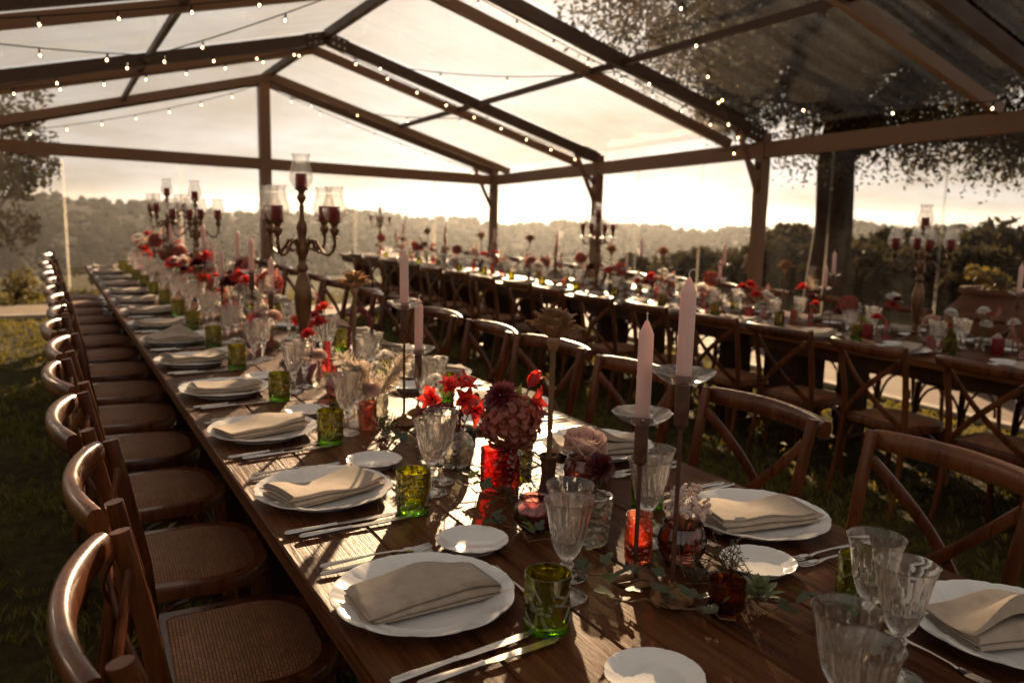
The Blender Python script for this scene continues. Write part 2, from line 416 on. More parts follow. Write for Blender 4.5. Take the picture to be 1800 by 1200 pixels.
for i, r in enumerate(radii[1:]):
    for k in range(NA):
        a = 2*PI*k/NA; x, y = 3+r*math.sin(a), 5+r*math.cos(a); V.append((x, y, land(x, y)))
g = MB(); 
for k in range(NA): F.append((0, 1+k, 1+(k+1)%NA)) if False else F.append((0, 1+(k+1)%NA, 1+k))
for i in range(len(radii)-2):
    for k in range(NA):
        a, b = 1+i*NA+k, 1+i*NA+(k+1)%NA; F.append((a, b, b+NA, a+NA))
F = [tuple(reversed(f)) for f in F] if False else F
g.v, g.f = V, F
me = g.mesh('ground', M['lawn'], True, None); me.materials.append(M['wooded'])
for p in me.polygons:
    c_ = p.center
    if math.hypot(c_.x-3, c_.y-5) > 26: p.material_index = 1
o = ob('ground', me); o['kind'] = 'structure'

# paved path: along the far end and down the right side (separate raised slabs with a stone edging)
pth = MB()
pth.box(-9, 2.0, 11.05, 12.15, -.06, .035); pth.box(2.002, 6.05, 11.05, 12.15, -.20, -.098); pth.box(6.052, 9.2, -4, 12.15, -.25, -.085)
o = ob('path', pth.mesh('path', M['concrete'], False)); o['kind'] = 'structure'
kb = MB(); kb.bbox(-9, 2.0, 10.93, 11.046, -.05, .055, .012); kb.bbox(5.93, 6.048, -4, 11.046, -.21, -.068, .012)
kb_me = kb.mesh('kerb', M['kerb_stone'], False); o = ob('kerb', kb_me); o['kind'] = 'structure'

# grass blades under and around the tables
def grass(n, box, hmin, hmax, seed):
    q = np.random.default_rng(seed)
    x = q.uniform(box[0], box[1], n); y = q.uniform(box[2], box[3], n)
    patch = np.sin(x*3.1+1.3*np.sin(y*2.2))*np.cos(y*2.7+np.sin(x*1.9)) + q.normal(0, .5, n)
    keep = patch > -.15; x, y = x[keep], y[keep]; n = len(x)
    z = np.array([zg(a, b) for a, b in zip(x, y)])
    B = 5; V = np.zeros((n, B, 4, 3), np.float32)
    for b in range(B):
        a = q.uniform(0, 2*PI, n); h = q.uniform(hmin, hmax, n); ln = q.uniform(.2, 1.1, n)*h; w = q.uniform(.0018, .0035, n)
        bx, by = x+q.normal(0, .012, n), y+q.normal(0, .012, n)
        ca, sa = np.cos(a), np.sin(a)
        V[:, b, 0] = np.stack([bx-sa*w, by+ca*w, z-.004], 1); V[:, b, 1] = np.stack([bx+sa*w, by-ca*w, z-.004], 1)
        V[:, b, 2] = np.stack([bx+sa*w*.8+ca*ln*.45, by-ca*w*.8+sa*ln*.45, z+h*.7], 1)
        V[:, b, 3] = np.stack([bx+ca*ln, by+sa*ln, z+h], 1)
    V = V.reshape(-1, 3); N = len(V)//4; i = np.arange(N)[:, None]*4
    return V, (i+np.array([[0, 1, 2, 3]]))
V1, F1 = grass(24000, (-2.6, 5.9, .8, 7), .02, .05, 3)
V2, F2 = grass(10000, (-5, 5.9, 7, 10.9), .02, .055, 4)
V3, F3 = grass(2500, (-6, 9, 12.2, 14), .04, .10, 5)
Vg = np.concatenate([V1, V2, V3]); Fg = np.concatenate([F1, F2+len(V1), F3+len(V1)+len(V2)])
o = ob('grass', np_mesh('grass', Vg, Fg, M['grass_blade']))
o['kind'] = 'stuff'; o['label'] = 'short patchy olive green lawn grass under the tables and chairs'; o['category'] = 'grass'

# ---------------------------------------------------------------- foliage helpers
def leaf_cloud(centres, radii_, n_each, size, q, squash=(1,1,.8), droop=0):
    C = np.repeat(np.asarray(centres, float), n_each, 0); Rr = np.repeat(np.asarray(radii_, float), n_each)
    n = len(C)
    d = q.normal(size=(n, 3)); d /= np.linalg.norm(d, axis=1)[:, None]
    rad = Rr*np.cbrt(q.uniform(.05, 1, n))
    P = C + d*rad[:, None]*np.array(squash)
    P[:, 2] -= droop*q.uniform(0, 1, n)**2
    u = q.normal(size=(n, 3)); u /= np.linalg.norm(u, axis=1)[:, None]
    w = np.cross(u, q.normal(size=(n, 3))); w /= np.linalg.norm(w, axis=1)[:, None]
    s = size*q.uniform(.6, 1.4, n)[:, None]
    V = np.stack([P-u*s, P+w*s*.42, P+u*s, P-w*s*.42], 1).reshape(-1, 3)
    i = np.arange(n)[:, None]*4
    return V, i+np.array([[0, 1, 2, 3]])
def tree(name, label, base, trunk_path, trunk_r, limbs, clumps, n_each, leaf, mat, seed, group=None, droop=0):
    q = np.random.default_rng(seed)
    t = thing(name, label, 'tree', base, group=group)
    mb = MB(); mb.tube(trunk_path, trunk_r, 14)
    ob('trunk', mb.mesh('trunk', M['bark']), t)
    for lp, lr in limbs:
        ob('limb', MB().tube(lp, lr, 8).mesh('limb', M['bark']), t)
    V, F = leaf_cloud([c[:3] for c in clumps], [c[3] for c in clumps], n_each, leaf, q, droop=droop)
    o = ob('crown', np_mesh('crown', V, F, mat), t)
    return t
# big tree beyond the right-hand wall of the tent
q = np.random.default_rng(11)
tb = (9.4, 7.9, -.35)
tp = [(0,0,0), (.02,0,.25), (0,.02,.8), (.03,0,1.6), (.0,.02,2.4), (.05,-.02,3.2), (-.05,.0,4.2), (.1,0,5.6)]
tr = [.50, .35, .275, .245, .24, .235, .19, .11]
limbs = []; clumps = []
for k in range(15):
    a = 2*PI*k/15 + q.uniform(-.2, .2); L = q.uniform(2.3, 4.4); z0 = q.uniform(2.5, 4.6); rise = q.uniform(-.15, 1.3)
    p = [(0,0,z0), (math.cos(a)*L*.3, math.sin(a)*L*.3, z0+rise*.5+.15), (math.cos(a)*L*.65, math.sin(a)*L*.65, z0+rise*.9+.1), (math.cos(a)*L, math.sin(a)*L, z0+rise)]
    limbs.append((p, [.15, .10, .06, .02]))
    for s_ in (.4, .55, .7, .82, .94, 1.05):
        for rep in range(2):
            clumps.append((math.cos(a)*L*s_+q.normal(0,.4), math.sin(a)*L*s_+q.normal(0,.4), z0+rise*s_+q.normal(.3,.35), q.uniform(.3,.62)))
extra = [(-3.8,.2,4.1,.55), (-3.4,.7,4.4,.6), (-3.5,-.1,4.7,.6), (-3.0,.4,4.0,.5), (-4.2,-.1,4.7,.55), (-2.9,1.0,4.9,.6), (-3.3,-.7,4.5,.6), (-4.0,-.7,4.4,.5), (-2.6,-.4,4.5,.6), (-3.7,-1.2,4.9,.6), (-4.4,.5,5.0,.5)]
limbs.append(([(0,0,3.3), (-1.2,.1,4.0), (-2.6,.1,4.4), (-4.0,.1,4.6)], [.14,.10,.06,.02]))
for k in range(70):
    x_ = q.uniform(-3.2, 3.4); z_ = q.uniform(2.6 if x_ > -1.2 else 3.3, 5.6); clumps.append((x_, q.uniform(-3.0, .7), z_, q.uniform(.4, .75)))
for k in range(26):
    a = q.uniform(0, 2*PI); L = q.uniform(0, 2.6); clumps.append((math.cos(a)*L, math.sin(a)*L, q.uniform(4.2, 6.4), q.uniform(.5, .9)))
keepl = [limbs[-1]]
for k in range(182):
    az_, el_, ds_ = R(q.uniform(38.5, 63)), R(q.uniform(8.6, 24)), q.uniform(8.3, 10.3)
    if k >= 150: az_, el_ = R(q.uniform(42, 50)), R(q.uniform(6.5, 10))
    ds_ = q.uniform(7.9, 10.2)/math.sin(az_)
    extra.append((ds_*math.sin(az_)-tb[0], ds_*math.cos(az_)-tb[1], CAM_Z+ds_*math.tan(el_)-tb[2], q.uniform(.24, .46)))
    if k % 9 == 0:
        e_ = Vector(extra[-1][:3]); z0 = q.uniform(2.7, 4.2)
        limbs.append(([(0,0,z0), tuple(e_*.35+Vector((0,0,z0*.65+.25))), tuple(e_*.7+Vector((0,0,z0*.3+.2))), tuple(e_)], [.12,.085,.05,.015])); keepl.append(limbs[-1])
tree('broad_tree', 'large dark spreading tree with a thick trunk outside the right tent wall', tb, tp, tr, [l for l in limbs if l in keepl or math.degrees(math.atan2(tb[0]+l[0][-1][0], tb[1]+l[0][-1][1])) > 41], [c for c in clumps if math.degrees(math.atan2(tb[0]+c[0], tb[1]+c[1])) > 37 and c[1] < 1.0 and (c[0] > -1.2 or c[2] > 3.0)]+extra, 430, .038, M['dark_foliage'], 12, droop=.35)
# small shoots on the trunk
# left tree: a leafy bough hanging in at the left edge, beyond the gable
lb = (-2.6, 16.4, -.6); clumps = []; limbs = []
q = np.random.default_rng(21)
for k in range(9):
    a = q.uniform(-1.2, 1.0) if k < 6 else q.uniform(0, 6.28); L = q.uniform(1.6, 3.3); z0 = q.uniform(2.0, 3.0)
    limbs.append(([(0,0,z0), (math.cos(a)*L*.5, math.sin(a)*L*.5, z0+.6), (math.cos(a)*L, math.sin(a)*L, z0+.1)], [.12, .07, .02]))
    for s_ in (.45, .6, .75, .9, 1.02): clumps.append((math.cos(a)*L*s_+q.normal(0,.25), math.sin(a)*L*s_+q.normal(0,.25), z0+.5*math.sin(s_*PI)+q.normal(-.1,.3), q.uniform(.3,.55)))
tree('leafy_tree', 'brown-green leafy tree reaching in at the left edge beyond the tent', lb, [(0,0,0), (.05,0,1), (0,.1,2.2), (.1,0,4.2)], [.32,.22,.19,.07], limbs, clumps, 300, .06, M['left_foliage'], 22, droop=.3)

# shrubs and small trees behind the right wall
def shrub(base, r, h, n, leaf, mat, seed, label, name='shrub', cat='shrub', group='shrubs outside the right tent wall'):
    q = np.random.default_rng(seed); t = thing(name, label, cat, base, group=group)
    mb = MB()
    for k in range(5):
        a = q.uniform(0, 6.28); mb.tube([(0,0,-.05), (math.cos(a)*r*.3, math.sin(a)*r*.3, h*.45), (math.cos(a)*r*.6, math.sin(a)*r*.6, h*.85)], [.03*h, .02*h, .006*h], 5)
    ob('stems', mb.mesh('stems', M['bark']), t)
    cl_ = [(q.normal(0, r*.45), q.normal(0, r*.45), h*q.uniform(.25, .95), q.uniform(.22, .42)*r) for _ in range(16)]
    V, F = leaf_cloud([c[:3] for c in cl_], [c[3] for c in cl_], n, leaf, q)
    ob('foliage', np_mesh('foliage', V, F, mat), t); return t
shr = [(42.5, 23, 1.6, .9), (46.6, 17, 1.2, .7), (50.5, 21, 1.9, 1.1), (53.5, 15.5, 1.4, .8), (56.2, 19, 2.0, 1.1), (58.4, 14, 1.3, .85), (61.5, 18, 2.2, 1.1), (45.2, 30, 2.8, 1.3), (39.5, 30, 2.6, 1.1)]
names = ['small grey-green shrub left of the big tree trunk', 'low shrub showing just left of the thick tree trunk', 'tall dark shrub just right of the big tree trunk',
         'round shrub behind the candelabrum of the right-hand table', 'broad dark shrub above the rightmost candelabrum', 'dense low shrub behind the terracotta urn',
         'large dark shrub at the right edge beyond the urn', 'far dark treelike shrub behind the big trunk', 'hazy far shrub beyond the right tent wall near the middle']
for i, (a, d, r, h) in enumerate(shr):
    x, y = d*math.sin(R(a)), d*math.cos(R(a))
    shrub((x, y, land(x, y)), r, h, 420, .07+.002*d, M['shrub_leaf'], 40+i, names[i])
shrub((-.35, 12.75, -.02), .34, .42, 60, .03, M['yellow_leaf'], 60, 'small yellow flowering bush by the path at the far left', group=None)
shrub((.9, 13.9, -.05), .4, .4, 60, .03, M['shrub_leaf'], 61, 'small dark bush behind the far end of the near table', group=None)

# distant wood on the valley sides: one mass of crowns
q = np.random.default_rng(5); base = MB(); 
base.lathe([(.05,0),(.7,.15),(1,.5),(.92,.9),(.62,1.2),(.25,1.33),(.03,1.36)], 7)
bv = np.array(base.v); bf = np.array([f for f in base.f])
Vs, Fs, off = [], [], 0
for i in range(9500):
    az = R(q.uniform(-22, 75)); r = 30+640*q.uniform(0, 1)**1.1
    if i >= 8300: az = R(q.uniform(43, 75)); r = q.uniform(24, 75)
    x, y = 3+r*math.sin(az), 5+r*math.cos(az); s_ = q.uniform(1.6, 3.4)*(0.6+min(1, r/250)*1.2)
    s_ *= .42 if r < 90 else .5 if r < 300 else .62
    V = bv*s_*(1+q.normal(0, .16, (len(bv), 1))); V[:, 2] *= q.uniform(.7, 1.1)
    a = q.uniform(0, 6.28); V[:, :2] = V[:, :2] @ np.array([[math.cos(a), -math.sin(a)], [math.sin(a), math.cos(a)]])
    Vs.append(V+np.array([x, y, land(x, y)-.4])); Fs.append(bf+off); off += len(bv)
o = ob('distant_wood', np_mesh('distant_wood', np.concatenate(Vs), np.concatenate(Fs), M['wooded'], True))
o['kind'] = 'stuff'; o['label'] = 'hazy wooded valley and hillside beyond the tent'; o['category'] = 'wood'

# terracotta urn with plant outside the right wall
t = thing('terracotta_urn', 'big round terracotta urn outside the tent at the right', 'urn', (8.0, 4.75, -.086))
ob('body', MB().lathe([(.16,0),(.20,.02),(.33,.2),(.42,.42),(.40,.58),(.29,.70),(.27,.73),(.31,.77),(.31,.80),(.26,.80),(.24,.72),(.05,.68)], 32, cap0=True).mesh('body', M['terracotta']), t)
ob('soil', MB().lathe([(.005,.70),(.245,.70)], 20).mesh('soil', M['moss']), t)
t = thing('potted_plant', 'yellow-green leafy plant growing out of the terracotta urn', 'plant', (8.0, 4.75, .615))
V, F = leaf_cloud([(q.normal(-.05,.09), q.normal(0,.09), .12+.16*q.uniform(0,1)) for _ in range(9)], [.10]*9, 45, .035, q)
ob('foliage', np_mesh('foliage', V, F, M['yellow_leaf']), t)
mb = MB()
for k in range(6): mb.tube([(0,0,0), (q.normal(0,.03), q.normal(0,.03), .1), (q.normal(-.05,.08), q.normal(0,.08), .25)], [.008,.006,.003], 5)
ob('stems', mb.mesh('stems', M['stem']), t)

# ---------------------------------------------------------------- the clear marquee
S = .40
C0 = Vector((17.577*S, 33.124*S, CAM_Z + S)); dT = Vector((-.0035, 1, -.0343)); gT = Vector((1, .0035, -.0257))
BAY, HW, RISE, EH = 7.887*S, 9.908*S, 3.423*S-.28, .17
def T(k, t, dz=0):
    """point on the frame line: k = frame from the far gable, t = -1 left eave .. 0 ridge .. 1 right eave (underside)"""
    p = C0 - dT*(BAY*k) - gT*(HW*(1-t)); lift = 0
    if k > .3 and t < 0: lift = .10*min(1, k)*(-t)
    return p + Vector((0, 0, EH + RISE*(1-abs(t)) + lift + dz))
tent = thing('marquee_tent', 'clear-roofed marquee tent with brown metal frame over the tables', 'tent', (3.06, 13.2, 0))
off = Vector((-3.06, -13.2, 0))
def tp_(name, mb, mat, smooth=False): return ob(name, mb.mesh(name, M[mat], smooth), tent, off)
KS = [0, 1, 2, 3, 4]
PO = .17                                                    # second rafter of each pair, in bays (towards the gable)
for k in KS:
    for sgn in (-1, 1):
        a, b = T(k, 0, .06), T(k, sgn, .06); mb = MB()
        mb.beam(a, b, .075, .13); tp_('rafter', mb, 'alu_dark')
        kk = k-PO if k > 0 else k+PO
        mb = MB(); mb.beam(T(kk, 0, .03), T(kk, sgn, .03), .07, .105); tp_('rafter', mb, 'aluminium')
        # posts
        e = T(k, sgn)
        mb = MB(); mb.box(e.x-.06, e.x+.06, e.y-.06, e.y+.06, zg(e.x, e.y)-.06, e.z+.10); tp_('post', mb, 'aluminium')
        mb = MB(); mb.box(e.x-.13, e.x+.13, e.y-.13, e.y+.13, zg(e.x, e.y)-.05, zg(e.x, e.y)+.045); tp_('foot_plate', mb, 'aluminium')
        # knee brace from post to rafter and along the eave
        mb = MB(); mb.beam(e+Vector((-sgn*.05, 0, -.55)), T(k, sgn*.90, .02), .045, .05); tp_('brace', mb, 'aluminium')
    if k:
        for sgn in (-1, 1):
            e = T(k, sgn); mb = MB(); mb.beam(e+Vector((0, .06, -.34)), e+Vector((0, .30, -.12)), .035, .04); tp_('brace', mb, 'aluminium')
for k in KS[:-1]:
    for sgn in (-1, 1):
        a, b = T(k, sgn, -EH/2), T(k+1, sgn, -EH/2)
        sft = Vector((0, .061, 0))
        mb = MB(); mb.beam(a-sft, b+sft, .10, EH); tp_('eave_beam', mb, 'aluminium')
        mb = MB(); mb.beam(T(k, sgn*.5, .05)-Vector((0,.04,0)), T(k+1, sgn*.5, .05)+Vector((0,.04,0)), .05, .06); tp_('purlin', mb, 'alu_dark')
    mb = MB(); mb.beam(T(k, 0, .10)-Vector((0,.04,0)), T(k+1, 0, .10)+Vector((0,.04,0)), .08, .09); tp_('ridge_beam', mb, 'alu_dark')
# joint plates, bolts and tie straps
for k in KS:
    for sgn in (-1, 1):
        for t_ in (.035, .955):
            p = T(k, sgn*t_, .06); d = (T(k, sgn, .06)-T(k, 0, .06)).normalized()
            mb = MB(); mb.beam(p-d*.11, p+d*.11, .092, .15); tp_('joint_plate', mb, 'alu_dark')
            mb = MB()
            for u in (-.07, 0, .07):
                for w_ in (-.04, .04): c_ = p+d*u+Vector((0, -.046, w_)); mb.box(c_.x-.008, c_.x+.008, c_.y-.012, c_.y+.002, c_.z-.008, c_.z+.008)
            tp_('bolts', mb, 'steel')
        e = T(k, sgn); mb = MB(); mb.beam(e+Vector((-sgn*.066, 0, -.30)), e+Vector((-sgn*.066, 0, -.22)), .05, .012, (1,0,0)); tp_('strap_buckle', mb, 'cable')
# gable: cross beam and king post
a, b = T(0, -1, -EH/2), T(0, 1, -EH/2); c_ = (a+b)/2
mb = MB(); mb.beam(a+gT*.071, c_-gT*.081, .10, EH); tp_('cross_beam', mb, 'aluminium')
mb = MB(); mb.beam(c_+gT*.081, b-gT*.071, .10, EH); tp_('cross_beam', mb, 'aluminium')
p = T(0, 0); mb = MB(); mb.box(p.x-.08, p.x+.08, p.y-.08, p.y+.08, -.08, p.z+.02); tp_('post', mb, 'aluminium')
# clear sheets
def sheet(name, f, nu, nv, mat, amp=.012, seed=0):
    q = np.random.default_rng(seed); ph = q.uniform(0, 6.28, 8)
    mb = MB(); mb.grid(f, nu, nv); return tp_(name, mb, mat, True)
def quadsheet(name, A, B, C_, D, mat, nu=14, nv=14, amp=.012, seed=0, nrm=(0,0,1)):
    q = np.random.default_rng(seed); ph = q.uniform(0, 6.28, 6); nrm = Vector(nrm)
    def f(u, v):
        p = A.lerp(B, u).lerp(D.lerp(C_, u), v); e_ = min(u, 1-u, v, 1-v)*6; e_ = min(1, e_)
        w = math.sin(u*17+ph[0]+2*math.sin(v*3+ph[1])) + .7*math.sin(u*31+ph[2]+v*2) + .6*math.sin(v*9+ph[3]+u*3)
        return tuple(p + nrm*(amp*w*e_))
    return sheet(name, f, nu, nv, mat)
for k in KS[:-1]:
    for sgn in (-1, 1):
        z = .145
        quadsheet('roof_panel', T(k+.02, 0, z), T(k+.98, 0, z), T(k+.98, sgn, z-.01), T(k+.02, sgn, z-.01), 'roof_film', 26, 22, .010, 10*k+sgn+5, (0,0,1))
        e0, e1 = T(k+.03, sgn, -EH-.004), T(k+.97, sgn, -EH-.004)
        g0, g1 = Vector((e0.x, e0.y, zg(e0.x, e0.y)+.02)), Vector((e1.x, e1.y, zg(e1.x, e1.y)+.02))
        quadsheet('wall_panel', e0, e1, g1, g0, 'wall_film', 60, 12, .012, 50+10*k+sgn, (1,0,0))
        if sgn > 0:
            for u in (.30, .72):
                a, b = e0.lerp(e1, u), g0.lerp(g1, u)
                mb = MB(); mb.beam(a+Vector((-.03,0,0)), b+Vector((-.03,0,0)), .004, .03, (0,1,0)); tp_('wall_seam', mb, 'seam_film')
for (ta, tb_, sd) in ((-1, 0, 91), (0, 1, 92)):
    a = T(0, ta, 0); b = T(0, tb_, 0); yy = Vector((0, .0, 0))
    e0 = C0-gT*(HW*(1-ta))+gT*(.09); e1 = C0-gT*(HW*(1-tb_))-gT*.09
    g0, g1 = Vector((e0.x, e0.y, .05)), Vector((e1.x, e1.y, .05))
    e0 = e0-Vector((0,0,.004)); e1 = e1-Vector((0,0,.004))
    quadsheet('wall_panel', e0, e1, g1, g0, 'wall_film', 60, 12, .012, sd, (0,1,0))
    for u in ((.30, .70) if ta < 0 else (.35, .72)):
        A_, B_ = e0.lerp(e1, u), g0.lerp(g1, u)
        mb = MB(); mb.beam(A_+Vector((0,-.03,0)), B_+Vector((0,-.03,0)), .035, .004, (0,1,0)); tp_('wall_seam', mb, 'seam_film')
    # triangle above the cross beam
    bl = C0-gT*(HW*(1-ta))+Vector((0,0,EH+.004)); br_ = C0-gT*(HW*(1-tb_))+Vector((0,0,EH+.004))
    pk = T(0, 0, -.01) + Vector((.085 if ta == 0 else -.085, 0, 0))
    if ta < 0: tri = [bl+gT*.1, br_-gT*.085, pk]
    else: tri = [bl+gT*.085, br_-gT*.1, pk]
    mb = MB(); mb.add(tri, [(0,1,2)]); tp_('gable_panel', mb, 'wall_film')
# ---------------------------------------------------------------- tables
TZ1, TZ2 = .76, .65
TW = 1.014; X1, X2 = .857, 4.42
def plank_mesh(w, L, seed):
    q = np.random.default_rng(seed); mb = MB()
    mb.bbox(-w/2, w/2, -L/2, L/2, -.036, 0, .0035); return mb.mesh('plank', M['table_wood'], False)
LT = 2.1
pw = TW/6
planks = [plank_mesh(pw-.0014, LT-.006, s_) for s_ in range(3)]
leg_me = MB().bbox(-.13, .13, -.024, .024, 0, .612, .003).mesh('leg', M['table_dark'], False)
foot_me = MB().bbox(-.40, .40, -.035, .035, 0, .055, .01).mesh('foot', M['table_dark'], False)
rail_me = MB().box(-.04, .04, -LT/2+.38, LT/2-.38, -.04, .04).mesh('stretcher', M['table_dark'], False)
bat_me = MB().box(-.44, .44, -.03, .03, -.058, 0).mesh('batten', M['table_dark'], False)
apr_me = MB().box(-.011, .011, -LT/2+.05, LT/2-.05, -.075, 0).mesh('apron', M['table_dark'], False)
def table(X, Yc, top, zfloor, label, group):
    t = thing('banquet_table', label, 'table', (X, Yc, zfloor), group=group)
    h = top-zfloor
    for i in range(6):
        ob('plank', planks[i % 3], t, (-TW/2+pw*(i+.5), random.uniform(-.002,.002), h-random.uniform(0,.0012)))
    for s_ in (-1, 1):
        ob('batten', bat_me, t, (0, s_*(LT/2-.32), h-.0375))
        for sx in (-.22, .22): ob('leg', leg_me, t, (sx, s_*(LT/2-.32), .0515))
        ob('foot', foot_me, t, (0, s_*(LT/2-.32), -.004))
        ob('apron', apr_me, t, (s_*(TW/2-.055), 0, h-.0375))
    ob('stretcher', rail_me, t, (0, 0, .24))
    return t
for i, yc in enumerate((-.58, 1.52, 3.62, 5.72, 7.82)):
    table(X1, yc, TZ1, 0, 'dark plank banquet table, %s from the front in the long near row' % ORD[i], 'tables of the near row')
for i, yc in enumerate((.8, 2.9, 5.0, 7.1, 9.2, 11.3)):
    table(X2, yc, TZ2, -.11, 'dark plank banquet table, %s from the front in the right-hand row' % ORD[i], 'tables of the right-hand row')
# ---------------------------------------------------------------- cross-back chairs
def outline(hw_b, hw_f, yb, yf, n=7):
    P = []
    def corner(cx, cy_, r, a0, a1):
        for i in range(n): a = a0+(a1-a0)*i/(n-1); P.append((cx+r*math.cos(a), cy_+r*math.sin(a)))
    corner(hw_f-.12, yf-.13, .13, 0, PI/2); corner(-(hw_f-.12), yf-.13, .13, PI/2, PI)
    corner(-(hw_b-.03), yb+.03, .03, PI, 1.5*PI); corner(hw_b-.03, yb+.03, .03, 1.5*PI, 2*PI)
    return P
def ringmesh(po, pi, z0, z1, b=.006):
    n = len(po); mb = MB(); V = []
    sh = lambda p, k: (p[0]*k, p[1]*k)
    for (p, z) in [(q, z0) for q in (po,)]: pass
    rings = [([p for p in pi], z0), ([p for p in po], z0), ([p for p in po], z1-b), ([(p[0]*.985, -.04+(p[1]+.04)*.985) for p in po], z1), ([(p[0]*1.01, p[1]*1.01) for p in pi], z1), ([p for p in pi], z1-b)]
    for ps, z in rings: V += [(x, y, z) for x, y in ps]
    m_ = len(rings); F = [(i*n+k, i*n+(k+1)%n, ((i+1)%m_)*n+(k+1)%n, ((i+1)%m_)*n+k) for i in range(m_) for k in range(n)]
    return mb.add(V, F)
po = outline(.195, .195, -.215, .135); pi_ = [(x*.85, -.04+(y+.04)*.82) for x, y in po]
CH = {}
CH['seat_frame'] = ringmesh(po, pi_, .425, .460).mesh('seat_frame', M['chair_wood'], True, 35)
def pad():
    mb = MB(); n = len(pi_); V = []; L = 6
    for i in range(L):
        k = 1.012*(1-i/(L-.4)); z = .4585+.016*math.sin(min(1, i/2.0)*PI/2)
        V += [(x*k, -.04+(y+.04)*k, z) for x, y in pi_]
    F = [(i*n+k, i*n+(k+1)%n, (i+1)*n+(k+1)%n, (i+1)*n+k) for i in range(L-1) for k in range(n)] + [tuple((L-1)*n+k for k in range(n))]
    mb.add(V, F); return mb
CH['seat'] = pad().mesh('seat', M['rattan'], True, 60)
def post(sx):
    path = [(sx*.205,-.275,0), (sx*.198,-.235,.22), (sx*.192,-.212,.44), (sx*.194,-.222,.58), (sx*.200,-.246,.72), (sx*.206,-.275,.865)]
    mb = MB(); mb.tube(path, [.011,.013,.015,.0145,.0138,.0132], 10, flat=(1.0, 1.2)); return mb
CH['postL'] = post(-1).mesh('post', M['chair_wood'], True, 50); CH['postR'] = post(1).mesh('post', M['chair_wood'], True, 50)
def band(path, w, t, tilt=None, nc=8, ex=.55):
    # flat band: w vertical-ish, t thick, rounded
    P = [Vector(p) for p in path]; mb = MB(); V = []; m_ = len(P)
    for i in range(m_):
        d = (P[min(i+1,m_-1)]-P[max(i-1,0)]).normalized(); u = Vector((0,-.12,1)); u = (u-d*u.dot(d)).normalized(); sd = d.cross(u)
        ww = w[i] if isinstance(w, list) else w
        for k in range(nc):
            a = 2*PI*(k+.5)/nc; cx, sx = math.cos(a), math.sin(a)
            V.append(P[i] + u*(ww/2*math.copysign(abs(sx)**ex, sx)) + sd*(t/2*math.copysign(abs(cx)**ex, cx)))
    F = [(i*nc+k, i*nc+(k+1)%nc, (i+1)*nc+(k+1)%nc, (i+1)*nc+k) for i in range(m_-1) for k in range(nc)]
    F += [tuple(range(nc-1,-1,-1)), tuple((m_-1)*nc+k for k in range(nc))]
    return mb.add(V, F)
rp_ = [(x, -.300-.044*(1-(x/.225)**2)-.000, .838) for x in np.linspace(-.222, .222, 17)]
CH['rail'] = band(rp_, [.046+.012*(1-abs(i-8)/8)**.4 for i in range(17)], .032, nc=12, ex=.8).mesh('top_rail', M['chair_wood'], True, 50)
def slat(s_):
    pts = []
    for t_ in np.linspace(0, 1, 11):
        x = s_*(.190-.375*t_); z = .800-.345*t_
        y = -.262+.045*t_ - .048*math.sin(t_*PI) - (.013 if s_ > 0 else 0)*math.sin(t_*PI)
        pts.append((x, y, z))
    return band(pts, .029, .010)
CH['slatA'] = slat(1).mesh('slat', M['chair_wood'], True, 50); CH['slatB'] = slat(-1).mesh('slat', M['chair_wood'], True, 50)
CH['legL'] = MB().tube([(-.165,.120,0), (-.158,.105,.22), (-.152,.095,.43)], [.013,.017,.020], 9).mesh('leg', M['chair_wood'])
CH['legR'] = MB().tube([(.165,.120,0), (.158,.105,.22), (.152,.095,.43)], [.013,.017,.020], 9).mesh('leg', M['chair_wood'])
def hoop(ax, c0):
    pts = []
    for a in np.linspace(0, PI, 11):
        u = -.145*math.cos(a); z = .23+.185*math.sin(a)
        pts.append((u, c0, z) if ax == 0 else (c0*(1-.10*(u+.145)/.29), u*1.02-.06, z))
    return MB().tube(pts, .0085, 7)
CH['hoopF'] = hoop(0, .098).mesh('hoop', M['chair_wood']); CH['hoopL'] = hoop(1, -.186).mesh('hoop', M['chair_wood']); CH['hoopR'] = hoop(1, .186).mesh('hoop', M['chair_wood'])
CHP = [('seat', 'seat'), ('seat_frame', 'seat_frame'), ('post', 'postL'), ('post', 'postR'), ('top_rail', 'rail'), ('slat', 'slatA'), ('slat', 'slatB'), ('leg', 'legL'), ('leg', 'legR'), ('hoop', 'hoopF'), ('hoop', 'hoopL'), ('hoop', 'hoopR')]
def chair(x, y, rz, label, group):
    t = thing('cross_back_chair', label, 'chair', (x, y, zg(x, y)), (0, 0, rz), group)
    for n_, k in CHP: ob(n_, CH[k], t)
for k in range(15):
    chair(.355+random.uniform(-.018,.02), 1.15+.545*k+random.uniform(-.03,.03), -PI/2+random.uniform(-.08,.08),
          'wooden cross-back chair, %s from the front along the near row\'s left side' % ORD[k], 'chairs left of the near row')
for k in range(14):
    chair(1.425+random.uniform(-.02,.02), 1.105+.535*k+random.uniform(-.02,.02), PI/2+random.uniform(-.10,.10),
          'wooden cross-back chair, %s from the front along the near row\'s right side' % ORD[k], 'chairs right of the near row')
for k in range(16):
    chair(3.86+random.uniform(-.03,.03), 1.52+.60*k+random.uniform(-.03,.03), -PI/2+random.uniform(-.09,.09),
          'wooden cross-back chair, %s from the front along the right-hand row\'s near side' % ORD[k], 'chairs on the near side of the right-hand row')
for k in range(15):
    chair(5.02+random.uniform(-.05,.05), 1.95+.62*k+random.uniform(-.03,.03), PI/2+random.uniform(-.1,.1),
          'wooden cross-back chair, %s from the front along the right-hand row\'s far side' % ORD[k], 'chairs on the far side of the right-hand row')
